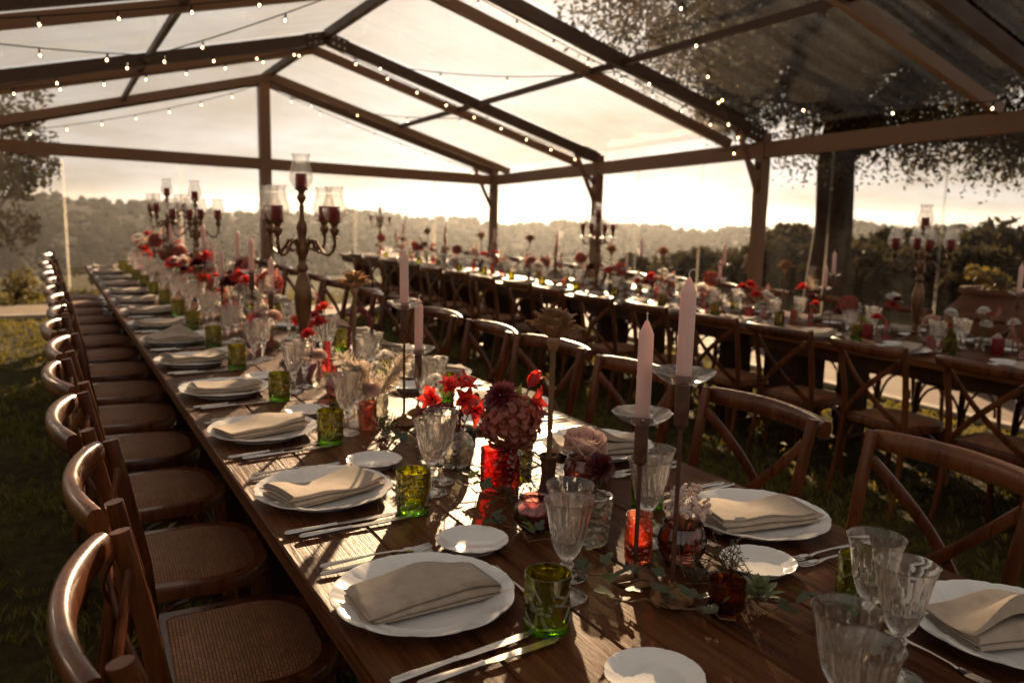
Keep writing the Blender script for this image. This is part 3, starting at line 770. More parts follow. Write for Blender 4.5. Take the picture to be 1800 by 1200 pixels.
# ---------------------------------------------------------------- tableware meshes
def plate_mesh(Rp, name):
    prof = [(.001,.002),(.60,.002),(.64,0),(.66,.0),(.68,.005),(.86,.013),(.97,.0195),(1.0,.0215),(.998,.0235),(.96,.0225),(.85,.0165),(.70,.0095),(.63,.0065),(.001,.006)]
    sc = Rp/.14; n = 96
    def fr(t, i, z):
        r_ = prof[i][0]
        if r_ < .8: return 1
        k = (r_-.8)/.2
        return 1 + k*(.020*abs(math.sin(6*t))**.6 - .012)
    mb = MB().lathe([(r_*Rp, z*(.55+.45*sc)) for r_, z in prof], n, fr)
    V = []
    for i, (x, y, z) in enumerate(mb.v):
        r_ = math.hypot(x, y)/Rp
        if r_ > .74 and (i//n) >= 8:
            t = math.atan2(y, x); z += .0012*sc*(math.cos(12*t)+0.6*math.cos(36*t))*min(1, (r_-.74)*8)
        V.append((x, y, z))
    mb.v = V
    return mb.mesh(name, M['porcelain'], True, 60)
ME = {}
ME['plate'] = plate_mesh(.142, 'dinner_plate'); ME['side'] = plate_mesh(.0655, 'side_plate')
def napkin_mesh(seed, flap=False):
    q = np.random.default_rng(seed); w = .053; nl = 5; gap = .0046; th = .0016
    pts = []
    for i in range(nl):
        ys = np.linspace(-w, w, 9) if i % 2 == 0 else np.linspace(w, -w, 9)
        for y in ys: pts.append((y*(1-.02*i), i*gap))
        if i < nl-1:
            s_ = 1 if i % 2 == 0 else -1
            for a in (-60, -20, 20, 60): pts.append((s_*(w*(1-.02*i)+.0035*math.cos(R(a))), i*gap+gap/2+gap/2*math.sin(R(a))))
    P = np.array(pts); d = np.gradient(P, axis=0); nrm = np.stack([-d[:,1], d[:,0]], 1); nrm /= np.linalg.norm(nrm, axis=1)[:,None]
    loop = np.concatenate([P+nrm*th, (P-nrm*th)[::-1]]); m_ = len(loop); nx = 18; L = .106
    ph = q.uniform(0, 6.28, 6); mb = MB(); V = []
    for a in range(nx):
        u = -1+2*a/(nx-1)
        for (y, z) in loop:
            k = z/(gap*(nl-1)); x = u*(L + .006*math.sin(9*k+ph[0])) + .004*math.sin(k*5+ph[1])
            zz = z*(1+.25*math.sin(2.1*x/L+ph[2])) + k*(.0042*math.sin(2.6*x/L+ph[3]+y*18)+.0022*math.sin(5.5*x/L+ph[4]-y*38))
            zz += .006*(abs(u)**2)*(.4+.6*k) * (.7 if not flap else .3)
            yy = y + .006*math.sin(1.7*x/L+ph[5])*(.4+k)
            if flap and k > .72: zz += .040*math.exp(-((x-.03)/.055)**2)*smooth01((y+.015)/.07)*((k-.72)/.28)
            V.append((x, yy, zz+.003))
    F = [(a*m_+k, a*m_+(k+1)%m_, (a+1)*m_+(k+1)%m_, (a+1)*m_+k) for a in range(nx-1) for k in range(m_)]
    F += [tuple(range(m_-1,-1,-1)), tuple((nx-1)*m_+k for k in range(m_))]
    return mb.add(V, F).mesh('napkin', M['linen'], True, 70)
NAP = [napkin_mesh(s_) for s_ in (1, 2, 3, 4, 11, 12, 13, 14)]; NAPF = [napkin_mesh(s_, True) for s_ in (5, 6, 7)]
# goblet with a cut bowl
def goblet_mesh():
    P = [(.0008,.0015),(.031,.0),(.0335,.0008),(.0338,.0025),(.029,.0045),(.014,.0085),(.0075,.0125),(.0058,.020),(.0050,.033),(.0058,.044),(.0080,.050),(.0108,.054),(.0108,.057),(.0078,.061),(.0085,.064),(.0125,.067)]
    n0 = len(P)
    zb = np.linspace(.070, .162, 28)
    ro = lambda z: float(np.interp(z, [.067,.072,.080,.092,.110,.135,.152,.162], [.0115,.0160,.0205,.0252,.0292,.0335,.0370,.0405]))
    P += [(ro(z), z) for z in zb]
    P += [(.0396,.1628),(.0388,.162)]; n1 = len(P)
    P += [(ro(z)-.0026-(.003 if z < .09 else 0), z) for z in np.linspace(.155, .080, 9)] + [(.008,.0745),(.0008,.0735)]
    def fr(t, i, z):
        if i < n0 or i >= n0+28:
            if 6 <= i < 11: return 1+.12*math.cos(6*t)
            return 1
        tri = lambda a_: abs(2*((a_/PI) % 1)-1)          # sharp triangle wave, period PI
        if z < .104:   # crossed cuts on the lower bowl
            k = min(1, (z-.066)/.008)*min(1, (.108-z)/.006)
            return 1 - .085*k*max(tri(6*t+(z-.07)*110), tri(6*t-(z-.07)*110))**5
        k = min(1, (z-.100)/.006)*min(1, max(0, (.146-z)/.020))
        return 1 - .075*k*(tri(8*t)**5)*(1 if int(8*t/PI+.5) % 2 else max(0, min(1, (.128-z)/.01)))
    return MB().lathe(P, 160, fr).mesh('goblet', M['crystal'], True, 16)
ME['goblet'] = goblet_mesh()
ME['goblet_far'] = MB().lathe([(.0008,.0015),(.033,0),(.0335,.0025),(.014,.0085),(.0056,.020),(.0055,.044),(.0108,.055),(.0085,.064),(.0205,.074),(.0295,.092),(.0325,.110),(.0350,.135),(.0400,.162),(.0388,.162),(.0325,.135),(.030,.110),(.024,.09),(.008,.0745)], 20,
                          lambda t, i, z: 1-.09*(abs(math.sin(5*t)) if 8 <= i <= 11 else 0)).mesh('goblet', M['crystal'], True, 28)
def tumbler_mesh(n, rows, seed=4):
    q = np.random.default_rng(seed); H_, Ro = .088, .0345
    segs = []
    for _ in range(46):
        t0, z0 = q.uniform(0, 6.28), q.uniform(.012, .07); a = q.uniform(-.9, .9)+(PI/2 if q.uniform() < .45 else 0); l = q.uniform(.012, .034)
        segs.append((t0*Ro, z0, math.cos(a)*l, math.sin(a)*l))
    SG = np.array(segs)
    def relief(t, z):
        x = t*Ro; best = 1
        for sx in (0, 2*PI*Ro, -2*PI*Ro):
            px, pz = x+sx-SG[:,0], z-SG[:,1]; L2 = SG[:,2]**2+SG[:,3]**2
            u = np.clip((px*SG[:,2]+pz*SG[:,3])/L2, 0, 1); d = np.hypot(px-u*SG[:,2], pz-u*SG[:,3]).min(); best = min(best, d)
        return max(0, 1-best/.0021)**.7
    P = [(.0008,.002),(.024,.0018),(.030,0),(.0332,.0012)]; n0 = len(P)
    zs = np.linspace(.004, .084, rows); P += [(Ro, z) for z in zs]; P += [(Ro,.0872),(.0335,.088),(.0322,.087)]
    P += [(.0312,.07),(.0308,.04),(.0300,.016),(.026,.0125),(.0008,.012)]
    def fr(t, i, z):
        if n0 <= i < n0+rows and z < .078: return .945+.085*relief(t, z)
        return 1
    return MB().lathe(P, n, fr).mesh('tumbler', M['green_glass'], True, 35)
ME['tumbler'] = tumbler_mesh(150, 54); ME['tumbler_far'] = tumbler_mesh(28, 12, 5)
# cutlery lies along +X, handle at -X
def knife_parts():
    h = MB().tube([(-.118,0,.006), (-.112,0,.006), (-.08,0,.006), (-.035,0,.0062), (-.022,0,.0062), (-.016,0,.0062)], [.003,.0072,.0068,.0048,.0046,.006], 8, flat=(1,.62))
    b = MB(); pr_ = [(-.016,-.004),(.0,-.0075),(.06,-.009),(.098,-.0085),(.110,-.004),(.114,.004),(.09,.006),(-.016,.005)]
    nn = len(pr_); V = [(x, y, .0045) for x, y in pr_]+[(x, y, .0062) for x, y in pr_]
    b.add(V, [tuple(range(nn-1,-1,-1)), tuple(range(nn, 2*nn))]+[(i, (i+1)%nn, nn+(i+1)%nn, nn+i) for i in range(nn)])
    return h.mesh('handle', M['steel']), b.mesh('blade', M['steel'], False)
def fork_parts(s_=1.0):
    h = MB().tube([(-.105,0,.004), (-.098,0,.0045), (-.06,0,.0055), (-.01,0,.0075), (.03,0,.0065), (.046,0,.004)], [.004,.0075,.0055,.0032,.0034,.0055], 8, flat=(1,.38))
    b = MB()
    b.grid(lambda u, v: (.044+.020*u, (-.0095+.019*v)*(.55+.45*min(1, u*1.6)), .0035-.001*u+.0015*abs(v-.5)*2), 5, 5)
    b.grid(lambda u, v: (.044+.020*u, (-.0095+.019*(1-v))*(.55+.45*min(1, u*1.6)), .0023-.001*u+.0015*abs(v-.5)*2), 5, 5)
    T_ = []
    for k in range(4):
        y = -.0082+.00547*k; T_.append(MB().tube([(.062,y,.0024), (.085,y,.0035), (.100,y,.0062)], [.0016,.0014,.0007], 5))
    tt = MB()
    for t in T_: tt.merge(t)
    return h.mesh('handle', M['steel']), b.mesh('fork_neck', M['steel'], True, None), tt.mesh('tines', M['steel'])
KN = knife_parts(); FK = fork_parts()
def knife(x, y, z, rz, label, group):
    t = thing('table_knife', label, 'knife', (x, y, z), (0, 0, rz), group); ob('handle', KN[0], t); ob('blade', KN[1], t)
def fork(x, y, z, rz, label, group, name='table_fork', sc=1.0):
    t = thing(name, label, 'fork', (x, y, z), (0, 0, rz), group, sc); ob('handle', FK[0], t); ob('neck', FK[1], t); ob('tines', FK[2], t)
def setting(px, py, z, flip, i, side, group_side, far=False, skip=()):
    """one place: flip = 1 for guests facing +X, -1 for guests facing -X"""
    f = flip; o_ = ORD[i]; rz = 0 if f > 0 else PI
    j = lambda a: random.uniform(-a, a)
    px += j(.008); py += j(.012)
    at = lambda dx, dy: (px+f*dx, py+f*dy)
    where = '%s from the front on the %s' % (o_, side)
    if 'plate' not in skip:
        tag(ob('dinner_plate', ME['plate'], None, (px, py, z), (0, 0, j(.3))), 'white scalloped dinner plate, '+where, 'plate', 'dinner plates on the '+group_side)
        nm = random.choice(NAPF) if (f < 0 and i % 2 == 0) or i % 7 == 5 else random.choice(NAP)
        tag(ob('napkin', nm, None, (px+j(.008), py+j(.008), z+.011), (0, 0, rz+.16*f+j(.16)), (1+j(.04), 1+j(.06), 1+j(.1))), 'folded beige linen napkin, '+where, 'napkin', 'linen napkins on the '+group_side)
    if 'side' not in skip:
        x, y = at(.163+j(.008), .165+j(.01))
        tag(ob('side_plate', ME['side'], None, (x, y, z), (0, 0, j(.5))), 'small white side plate, '+where, 'plate', 'side plates on the '+group_side)
    if 'tumbler' not in skip:
        x, y = at(.134+j(.006), -.163+j(.012))
        tag(ob('tumbler', ME['tumbler_far' if far else 'tumbler'], None, (x, y, z), (0, 0, j(3))), 'embossed olive green glass tumbler, '+where, 'tumbler', 'green tumblers on the '+group_side)
    if 'goblet' not in skip:
        for (dx, dy, w_) in ((.205, -.075, 'front'), (.262, -.012, 'rear')):
            x, y = at(dx+j(.008), dy+j(.010))
            tag(ob('goblet', ME['goblet_far' if far else 'goblet'], None, (x, y, z), (0, 0, j(3))), '%s crystal goblet, %s' % ('outer' if w_ == 'front' else 'inner', where), 'goblet', 'crystal goblets on the '+group_side)
    if 'cutlery' not in skip and not far:
        gk, gf = 'table knives on the '+group_side, 'table forks on the '+group_side
        x, y = at(-.008+j(.006), -.176); knife(x, y, z, rz+.10+j(.05), 'silver knife beside the plate, '+where, gk)
        x, y = at(.012+j(.006), -.203); knife(x, y, z, rz+.06+j(.04), 'silver knife farther from the plate, '+where, gk)
        x, y = at(-.012+j(.006), .170); fork(x, y, z, rz+j(.05), 'silver fork beside the plate, '+where, gf)
        x, y = at(.0+j(.006), .196); fork(x, y, z, rz+j(.05), 'silver fork farther from the plate, '+where, gf)
        x, y = at(.158, -.012); fork(x, y, z, rz+PI/2*1+j(.06), 'small dessert fork above the plate, '+where, 'dessert forks on the '+group_side, 'dessert_fork', .78)
s1, s2 = 'near row\'s left side', 'near row\'s right side'
s3, s4 = 'right-hand row\'s near side', 'right-hand row\'s far side'
for k in range(14): setting(.495, 1.132+.546*k, TZ1, 1, k, s1, s1, far=False)
for k in range(15): setting(1.222, .640+.525*k+(.0 if k else .0), TZ1, -1, k, s2, s2)
for k in range(17): setting(X2-.36, 1.66+.60*k, TZ2, 1, k, s3, s3, far=True)
for k in range(17): setting(X2+.36, 1.60+.60*k, TZ2, -1, k, s4, s4, far=True)
# pieces of the seat nearest the camera that reach into the picture
tag(ob('side_plate', ME['side'], None, (.667, .785, TZ1), (0,0,.4)), 'small white side plate cut off by the bottom edge of the picture', 'plate')
tag(ob('goblet', ME['goblet'], None, (.792, .600, TZ1), (0,0,.2)), 'crystal goblet at the bottom edge, the farther of two', 'goblet', 'goblets at the bottom edge')
tag(ob('goblet', ME['goblet'], None, (.742, .535, TZ1), (0,0,1.2)), 'crystal goblet at the bottom edge, the nearer of two', 'goblet', 'goblets at the bottom edge')
fork(.50, .745, TZ1, .02, 'silver fork at the bottom edge left of the cut-off side plate', 'forks at the bottom edge')
fork(.53, .715, TZ1, .05, 'silver fork at the very bottom edge below the cut-off side plate', 'forks at the bottom edge')

# ---------------------------------------------------------------- candlesticks
BASE = MB().lathe([(.034,0),(.036,.003),(.033,.010),(.022,.018),(.009,.024),(.006,.032),(.0001,.033)], 28, cap0=True).mesh('base', M['brass'])
CUP = MB().lathe([(.0045,-.004),(.0105,0),(.0112,.002),(.0112,.062),(.0098,.064),(.0001,.063)], 18, cap0=True).mesh('cup', M['rust_rod'])
def dish_fr(t, i, z): return 1 + (.05*abs(math.cos(3.5*t))**.6-.025)*(1 if i in (3,4,5,6) else .2)
DISH = MB().lathe([(.010,.0),(.020,.002),(.034,.008),(.046,.018),(.0485,.0215),(.0475,.0225),(.0445,.0195),(.033,.0115),(.020,.006),(.010,.0045)], 56, dish_fr, closed=True).mesh('drip_dish', M['textured_glass'] if False else M['crystal'])
def taper_mesh(L):
    r_ = .0122
    return MB().lathe([(r_*.97,0),(r_,.004),(r_*1.0,L-.024),(r_*.93,L-.0215),(r_*.55,L-.011),(r_*.22,L-.002),(.0003,L)], 20, cap0=True)
TAP = {}
WICK = MB().tube([(0,0,0),(.001,0,.006),(-.002,.001,.011),(-.006,.001,.013),(-.009,0,.010)], .0011, 5).mesh('wick', M['wick'])
ROD = {}
def candlestick(x, y, z, zc, L, where, group):
    """zc: height of the dish above the table"""
    t = thing('candlestick', 'thin bronze candlestick with glass drip dish, '+where, 'candlestick', (x, y, z), (0, 0, random.uniform(0, 6)), 'candlesticks '+group)
    ob('base', BASE, t)
    key = round(zc, 3)
    if key not in ROD: ROD[key] = MB().tube([(0,0,.028),(0,0,zc-.062)], .0036, 8).mesh('rod', M['rust_rod'])
    ob('rod', ROD[key], t); ob('cup', CUP, t, (0,0,zc-.066)); ob('drip_dish', DISH, t, (0,0,zc-.0015))
    kl = round(L, 3)
    if kl not in TAP: TAP[kl] = taper_mesh(L).mesh('wax', M['wax_pink'])
    c = thing('taper_candle', 'dusty pink taper candle, '+where, 'candle', (x, y, z+zc-.002), (R(random.uniform(-1.6,1.6)), R(random.uniform(-1.6,1.6)), random.uniform(0, 6)), 'taper candles '+group)
    ob('wax', TAP[kl], c); ob('wick', WICK, c, (0,0,L-.001))
g1, g2 = 'along the near row', 'along the right-hand row'
candlestick(.838, 1.050, TZ1, .270, .172, 'shorter of the front pair on the near row', g1)
candlestick(.846, .965, TZ1, .352, .165, 'taller of the front pair on the near row', g1)
candlestick(.873, 2.162, TZ1, .330, .165, 'taller of the second pair on the near row', g1)
candlestick(.948, 2.237, TZ1, .185, .165, 'shorter of the second pair on the near row', g1)
pairs1 = [(.80,3.75,.30),(.86,3.66,.22),(.90,4.55,.30),(.83,4.62,.20),(.84,5.2,.32),(.90,5.28,.22),(.80,6.3,.3),(.87,6.38,.2),(.9,7.5,.3),(.83,7.58,.2)]
for i, (x, y, zc) in enumerate(pairs1):
    candlestick(x, y, TZ1, zc, .165, '%s of the %s pair on the near row' % ('taller' if i % 2 == 0 else 'shorter', ORD[i//2+2]), g1)
pairs2 = [(4.34,2.45,0.34),(4.42,2.31,0.20),(4.38,3.64,0.34),(4.45,3.76,0.24),(4.36,4.60,0.34),(4.44,4.72,0.22),(4.44,5.68,0.34),(4.38,5.80,0.22),(4.42,6.99,0.34),(4.48,7.11,0.22),(4.40,8.25,0.34),(4.46,8.37,0.22),(4.40,9.56,0.34),(4.46,9.68,0.22),(4.42,10.99,0.34),(4.36,11.11,0.22)]
for i, (x, y, zc) in enumerate(pairs2):
    candlestick(x, y, TZ2, zc, .165, '%s of the %s pair on the right-hand row' % ('taller' if i % 2 == 0 else 'shorter', ORD[i//2]), g2)

# ---------------------------------------------------------------- candelabra
CB_base = MB().lathe([(.085,0),(.088,.006),(.080,.014),(.060,.024),(.036,.040),(.020,.052),(.0001,.053)], 32, cap0=True).mesh('base', M['champagne'])
CB_stem = MB().lathe([(.018,.048),(.022,.060),(.014,.072),(.017,.085),(.012,.10),(.018,.13),(.030,.20),(.034,.25),(.030,.30),(.020,.335),(.014,.35),(.022,.362),(.022,.372),(.014,.385),(.016,.41),(.024,.425),(.026,.445),(.018,.465),(.015,.49),(.021,.515),(.020,.53),(.011,.55),(.009,.58),(.010,.60),(.006,.612)], 24).mesh('stem', M['champagne'])
def arm_mesh():
    pts = [(.015,.452)]
    for a in np.linspace(95, 430, 13): pts.append((.052+.020*math.cos(R(a)), .452+.020*math.sin(R(a))))
    pts = [(.018,.455),(.030,.470),(.046,.476),(.060,.468),(.066,.452),(.060,.438),(.048,.434),(.040,.442),(.046,.452)]
    main = [(.018,.440),(.040,.474),(.062,.470),(.080,.446),(.100,.424),(.122,.420),(.140,.436),(.147,.462),(.147,.490)]
    mb = MB(); mb.tube([(r_,0,z) for r_, z in main], [.008,.007,.0065,.006,.006,.006,.006,.006,.006], 8)
    mb.tube([(.062,0,.470),(.074,0,.454),(.070,0,.438),(.056,0,.433),(.048,0,.444)], [.005,.005,.0045,.004,.003], 7)
    mb.lathe([(.020,.488),(.021,.490),(.006,.493)], 16, c=(.147,0,0))
    return mb.mesh('arm', M['champagne'])
ARM = arm_mesh()
CBCUP = MB().lathe([(.005,0),(.009,.006),(.017,.022),(.018,.028),(.011,.040),(.014,.050),(.026,.058),(.027,.061),(.0001,.060)], 20, cap0=True).mesh('candle_cup', M['champagne'])
PIL = MB().lathe([(.0205,0),(.0215,.003),(.0215,.052),(.0205,.055),(.017,.0535),(.0001,.049)], 22, cap0=True, fr=lambda t, i, z: 1+(.03*math.sin(3*t+1) if i >= 2 else 0)).mesh('wax', M['wax_red'])
HUR = MB().lathe([(.024,0),(.030,.004),(.041,.022),(.0455,.040),(.042,.062),(.033,.090),(.031,.108),(.037,.128),(.0355,.128),(.0297,.108),(.0317,.090),(.0405,.062),(.044,.040),(.0395,.023),(.029,.006),(.024,.002)], 28, closed=True).mesh('hurricane_shade', M['clear_glass'])
def candelabrum(x, y, z, rz, sc, where, shades=True):
    t = thing('candelabrum', 'tall five-light bronze candelabrum '+where, 'candelabrum', (x, y, z), (0, 0, rz), 'candelabra', sc)
    ob('base', CB_base, t); ob('stem', CB_stem, t)
    spots = [((0, 0, .608), 'centre')]
    ob('candle_cup', CBCUP, t, (0, 0, .608))
    for k, w_ in enumerate(('first', 'second', 'third', 'fourth')):
        a = k*PI/2; ob('arm', ARM, t, (0,0,0), (0,0,a)); p = (.147*math.cos(a), .147*math.sin(a), .488)
        ob('candle_cup', CBCUP, t, p); spots.append((p, w_))
    ca, sa = math.cos(rz), math.sin(rz)
    P = [((x+sc*(p[0]*ca-p[1]*sa), y+sc*(p[0]*sa+p[1]*ca), z+sc*(p[2]+.0605)), w_) for p, w_ in spots]
    # name the arms by where they sit seen from the camera
    rest = sorted(P[1:], key=lambda q_: Vector(q_[0]).dot(cr)/max(.1, (Vector(q_[0])-Vector((0,0,CAM_Z))).dot(fwd)))
    lab = {id(P[0]): 'topmost'}
    for q_, n_ in zip(rest, ('leftmost', 'left inner', 'right inner', 'rightmost')): lab[id(q_)] = n_
    for q_ in P:
        c = thing('pillar_candle', 'burgundy pillar candle, %s on the candelabrum %s' % (lab[id(q_)], where), 'candle', q_[0], (0,0,random.uniform(0,6)), 'burgundy candles on candelabra', sc)
        ob('wax', PIL, c)
        if shades:
            h_ = tag(ob('hurricane_shade', HUR, None, (q_[0][0], q_[0][1], q_[0][2]+.0006), (0,0,0), sc), 'glass hurricane shade, %s on the candelabrum %s' % (lab[id(q_)], where), 'glass shade', 'hurricane shades')
RZ = -yaw + R(-22)
candelabrum(.880, 3.22, TZ1, RZ, 1.0, 'nearest the camera, on the near row')
candelabrum(.86, 5.60, TZ1, RZ+.5, .93, 'second along the near row')
candelabrum(.88, 7.05, TZ1, RZ+.2, .98, 'third along the near row')
candelabrum(4.44, 3.08, TZ2, RZ+.15, 1.0, 'at the right, on the right-hand row')
candelabrum(4.42, 6.30, TZ2, RZ+.7, 1.0, 'midway along the right-hand row')
candelabrum(4.42, 11.9, TZ2, RZ+.3, .95, 'at the far end of the right-hand row')
# ---------------------------------------------------------------- petals and leaves
def petal(L, W, cup=.3, curl=.2, nu=5, nv=4, point=.6, z0=0.0, ruffle=0.0):
    """petal from the origin along +X, cupped in +Z"""
    def f(u, v):
        w = W*math.sin(min(1, u*1.02+.03)*PI)**point*(1 if u < .98 else .5) + W*.10*(1-u)
        y = (v-.5)*w; x = L*u*(1-.10*curl*u); z = z0 + cup*L*(u**1.6)*.5 - curl*L*(u**3)*.5 + cup*1.6*(abs(v-.5)*2)**2*w*.35 + ruffle*L*u*math.sin(v*11+u*6)*abs(v-.5)*2
        return (x, y, z)
    return MB().grid(f, nu, nv)
def Rz(a): return Matrix.Rotation(a, 4, 'Z')
def Ry(a): return Matrix.Rotation(a, 4, 'Y')
def Rx(a): return Matrix.Rotation(a, 4, 'X')
def Tm(x, y, z): return Matrix.Translation((x, y, z))
def dahlia_mb(Rb, layers=6, seed=0, narrow=.42):
    q = np.random.default_rng(seed); mb = MB()
    for l in range(layers):
        k = l/(layers-1); n = int(15-7*k); el = R(-12+82*k**1.2); L = Rb*(1-.48*k)
        p = petal(L, L*narrow, .25, .12, 4, 3, .7)
        for i in range(n):
            a = 2*PI*(i+.5*(l % 2))/n+q.normal(0, .06)
            mb.merge(p, Rz(a) @ Ry(-el+q.normal(0,.06)) @ Tm(Rb*.07, 0, 0))
    return mb
def hydrangea_mb(Rb, n=130, seed=0, fs=.30):
    q = np.random.default_rng(seed); mb = MB(); p = petal(Rb*fs*.70, Rb*fs*.66, .3, .2, 4, 4, .45)
    for i in range(n):
        z = 1-1.75*(i+.5)/n; a = i*2.39996; r_ = math.sqrt(max(0, 1-z*z)); d = Vector((r_*math.cos(a), r_*math.sin(a), z)); s_ = Rb*q.uniform(.74, 1.06)
        Q = d.to_track_quat('Z', 'Y').to_matrix().to_4x4(); tx = q.normal(0, .5)
        for k in range(4): mb.merge(p, Tm(*(d*s_)) @ Q @ Rx(tx) @ Rz(k*PI/2+a*3) @ Ry(-R(18)))
    return mb
def amaranth_mb(path, r0, n=150, seed=0):
    q = np.random.default_rng(seed); mb = MB(); P = [Vector(p) for p in path]; m_ = len(P)-1
    mb.tube(path, [r0*.35]*len(path), 6)
    for i in range(n):
        t = i/n; k = min(m_-1, int(t*m_)); c = P[k].lerp(P[k+1], t*m_-k); r_ = r0*(1-t)**.5*q.uniform(.6, 1.2)+r0*.2
        d = Vector(q.normal(size=3)).normalized(); s_ = r0*q.uniform(.25, .5)
        Q = d.to_track_quat('Z', 'Y').to_matrix().to_4x4()
        mb.merge(MB().lathe([(s_*.6,0),(s_*.8,s_*.6),(.0001,s_*1.6)], 4), Tm(*(c+d*r_*.6)) @ Q)
    return mb
def pampas_mb(path, spread, n=420, seed=0, ln=.045):
    q = np.random.default_rng(seed); mb = MB(); P = [Vector(p) for p in path]; m_ = len(P)-1; V = []; F = []
    ax = (P[-1]-P[0]).normalized()
    for i in range(n):
        t = q.uniform(.12, 1); k = min(m_-1, int(t*m_)); c = P[k].lerp(P[k+1], t*m_-k)
        d = (Vector(q.normal(size=3))*.55 + ax*1.0 + Vector((0,0,-.25))).normalized(); l = ln*q.uniform(.5, 1.2)*(1.1-t*.5); sd = d.cross(Vector(q.normal(size=3))).normalized()*.0006
        o_ = len(V); e1 = c+d*l*.5+Vector((0,0,-.001)); e2 = c+d*l+Vector((0,0,-.004))
        V += [c-sd, c+sd, e1+sd*1.6, e1-sd*1.6, e2]; F += [(o_, o_+1, o_+2, o_+3), (o_+3, o_+2, o_+4)]
    mb.add(V, F); return mb
def ivy_leaf_mesh(s_, mat):
    out_ = [(0,0),(.14,-.30),(.46,-.42),(.50,-.20),(.82,-.16),(1.0,0),(.82,.16),(.50,.20),(.46,.42),(.14,.30)]
    V = [(.42*s_, 0, -.05*s_)]+[(x*s_, y*s_, (.10*abs(y)-.10*x*x)*s_) for x, y in out_]
    F = [(0, i+1, (i+1)%10+1) for i in range(10)]
    return MB().add(V, F).mesh('leaf', M[mat], True, None)
IVY = [ivy_leaf_mesh(.036, 'ivy_leaf'), ivy_leaf_mesh(.030, 'ivy_leaf'), ivy_leaf_mesh(.033, 'bright_leaf')]
def lance_mesh(L, W, mat): return petal(L, W, .1, .5, 6, 3, .8).mesh('leaf', M[mat], True, None)
LANCE = lance_mesh(.075, .022, 'bright_leaf'); LANCE2 = lance_mesh(.06, .016, 'sage_leaf')

def stem_ob(t, pts, r_=.0018, mat='stem'): return ob('stem', MB().tube(pts, r_, 6).mesh('stem', M[mat]), t)
BL = {}
def bloom(kind, size):
    key = (kind, round(size, 3))
    if key in BL: return BL[key]
    s_ = size; sd = int(s_*1000)
    if kind == 'dahlia': m_ = dahlia_mb(s_, 6, sd).mesh('bloom', M['petal_burgundy'], True, None)
    elif kind == 'crimson': m_ = dahlia_mb(s_, 5, sd, .30).mesh('bloom', M['petal_crimson'], True, None)
    elif kind == 'red': m_ = dahlia_mb(s_, 4, sd, .60).mesh('bloom', M['petal_red'], True, None)
    elif kind == 'white': m_ = dahlia_mb(s_, 4, sd, .62).mesh('bloom', M['petal_white'], True, None)
    elif kind == 'peach': m_ = dahlia_mb(s_, 5, sd, .85).mesh('bloom', M['petal_peach'], True, None)
    elif kind == 'hydrangea': m_ = hydrangea_mb(s_, 360, sd, .26).mesh('bloom', M['hydrangea'], True, None)
    elif kind == 'plume': m_ = pampas_mb([(0,0,-s_*1.5), (0,.1*s_,0), (.3*s_,.2*s_,1.6*s_), (.9*s_,.2*s_,2.6*s_)], .02, 260, sd, .05).mesh('bloom', M['pampas'], False)
    elif kind == 'astilbe': m_ = pampas_mb([(0,0,-s_*1.2), (0,.1*s_,0), (.1*s_,0,1.3*s_), (.2*s_,.2*s_,2.4*s_)], .02, 240, sd+7, .028).mesh('bloom', M['astilbe'], False)
    elif kind == 'protea': m_ = protea_mb(s_).mesh('bloom', M['dried'], True, None)
    BL[key] = m_; return m_
def protea_rings(s_):
    return [(8, 14, 1.0, .56), (8, 38, 1.02, .58), (8, 58, .98, .56), (8, 74, .82, .50), (6, 85, .6, .46)]
def protea_mb(s_):
    mb = MB()
    for (n, el, L, w) in protea_rings(s_):
        p = petal(s_*L, s_*w, .75, .25, 5, 4, .55)
        for i in range(n): mb.merge(p, Rz(2*PI*(i+.3*el)/n) @ Ry(-R(el)) @ Tm(s_*.10, 0, 0))
    mb.lathe([(.004,-.55*s_),(s_*.10,-.40*s_),(s_*.26,-.12*s_),(s_*.22,.05*s_)], 12)
    return mb
KN_ = {'dahlia': 'dark burgundy dahlia', 'crimson': 'spiky crimson dahlia', 'red': 'bright red flower', 'white': 'white flower', 'peach': 'peach rose', 'hydrangea': 'rusty red hydrangea head', 'protea': 'tall brown dried protea', 'plume': 'cream pampas plume', 'astilbe': 'feathery blush pink astilbe'}
def flower(kind, base, head, size, label, group=None, tilt=None, stem='stem', sr=.0018):
    b, h = Vector(base), Vector(head); t = thing(kind if kind not in ('crimson','red','white','peach') else kind+'_flower', label, 'flower', base, group=group)
    d = h-b; mid = d*.55 + Vector((d.x*.1, d.y*.1, d.z*.08))
    back = Vector((d.x, d.y, 0))*.2
    stem_ob(t, [Vector((0,0,.002)), mid, d - Vector((0,0,size*.15))], sr, stem)
    n = tilt if tilt else (d.normalized()+Vector((random.uniform(-.35,.35), random.uniform(-.5,.2), .35))).normalized()
    e = Vector(n).to_track_quat('Z', 'Y').to_euler()
    ob('bloom', bloom(kind, size), t, d, e, 1.2)
    return t
STAM = MB()
for k_ in range(6): STAM.tube([(0,0,-.004), (.003*math.cos(k_*1.05), .003*math.sin(k_*1.05), .014), (.008*math.cos(k_*1.05), .008*math.sin(k_*1.05), .026)], [.0022,.0009,.0012], 5)
STAM = STAM.mesh('stamens', M['petal_burgundy'])
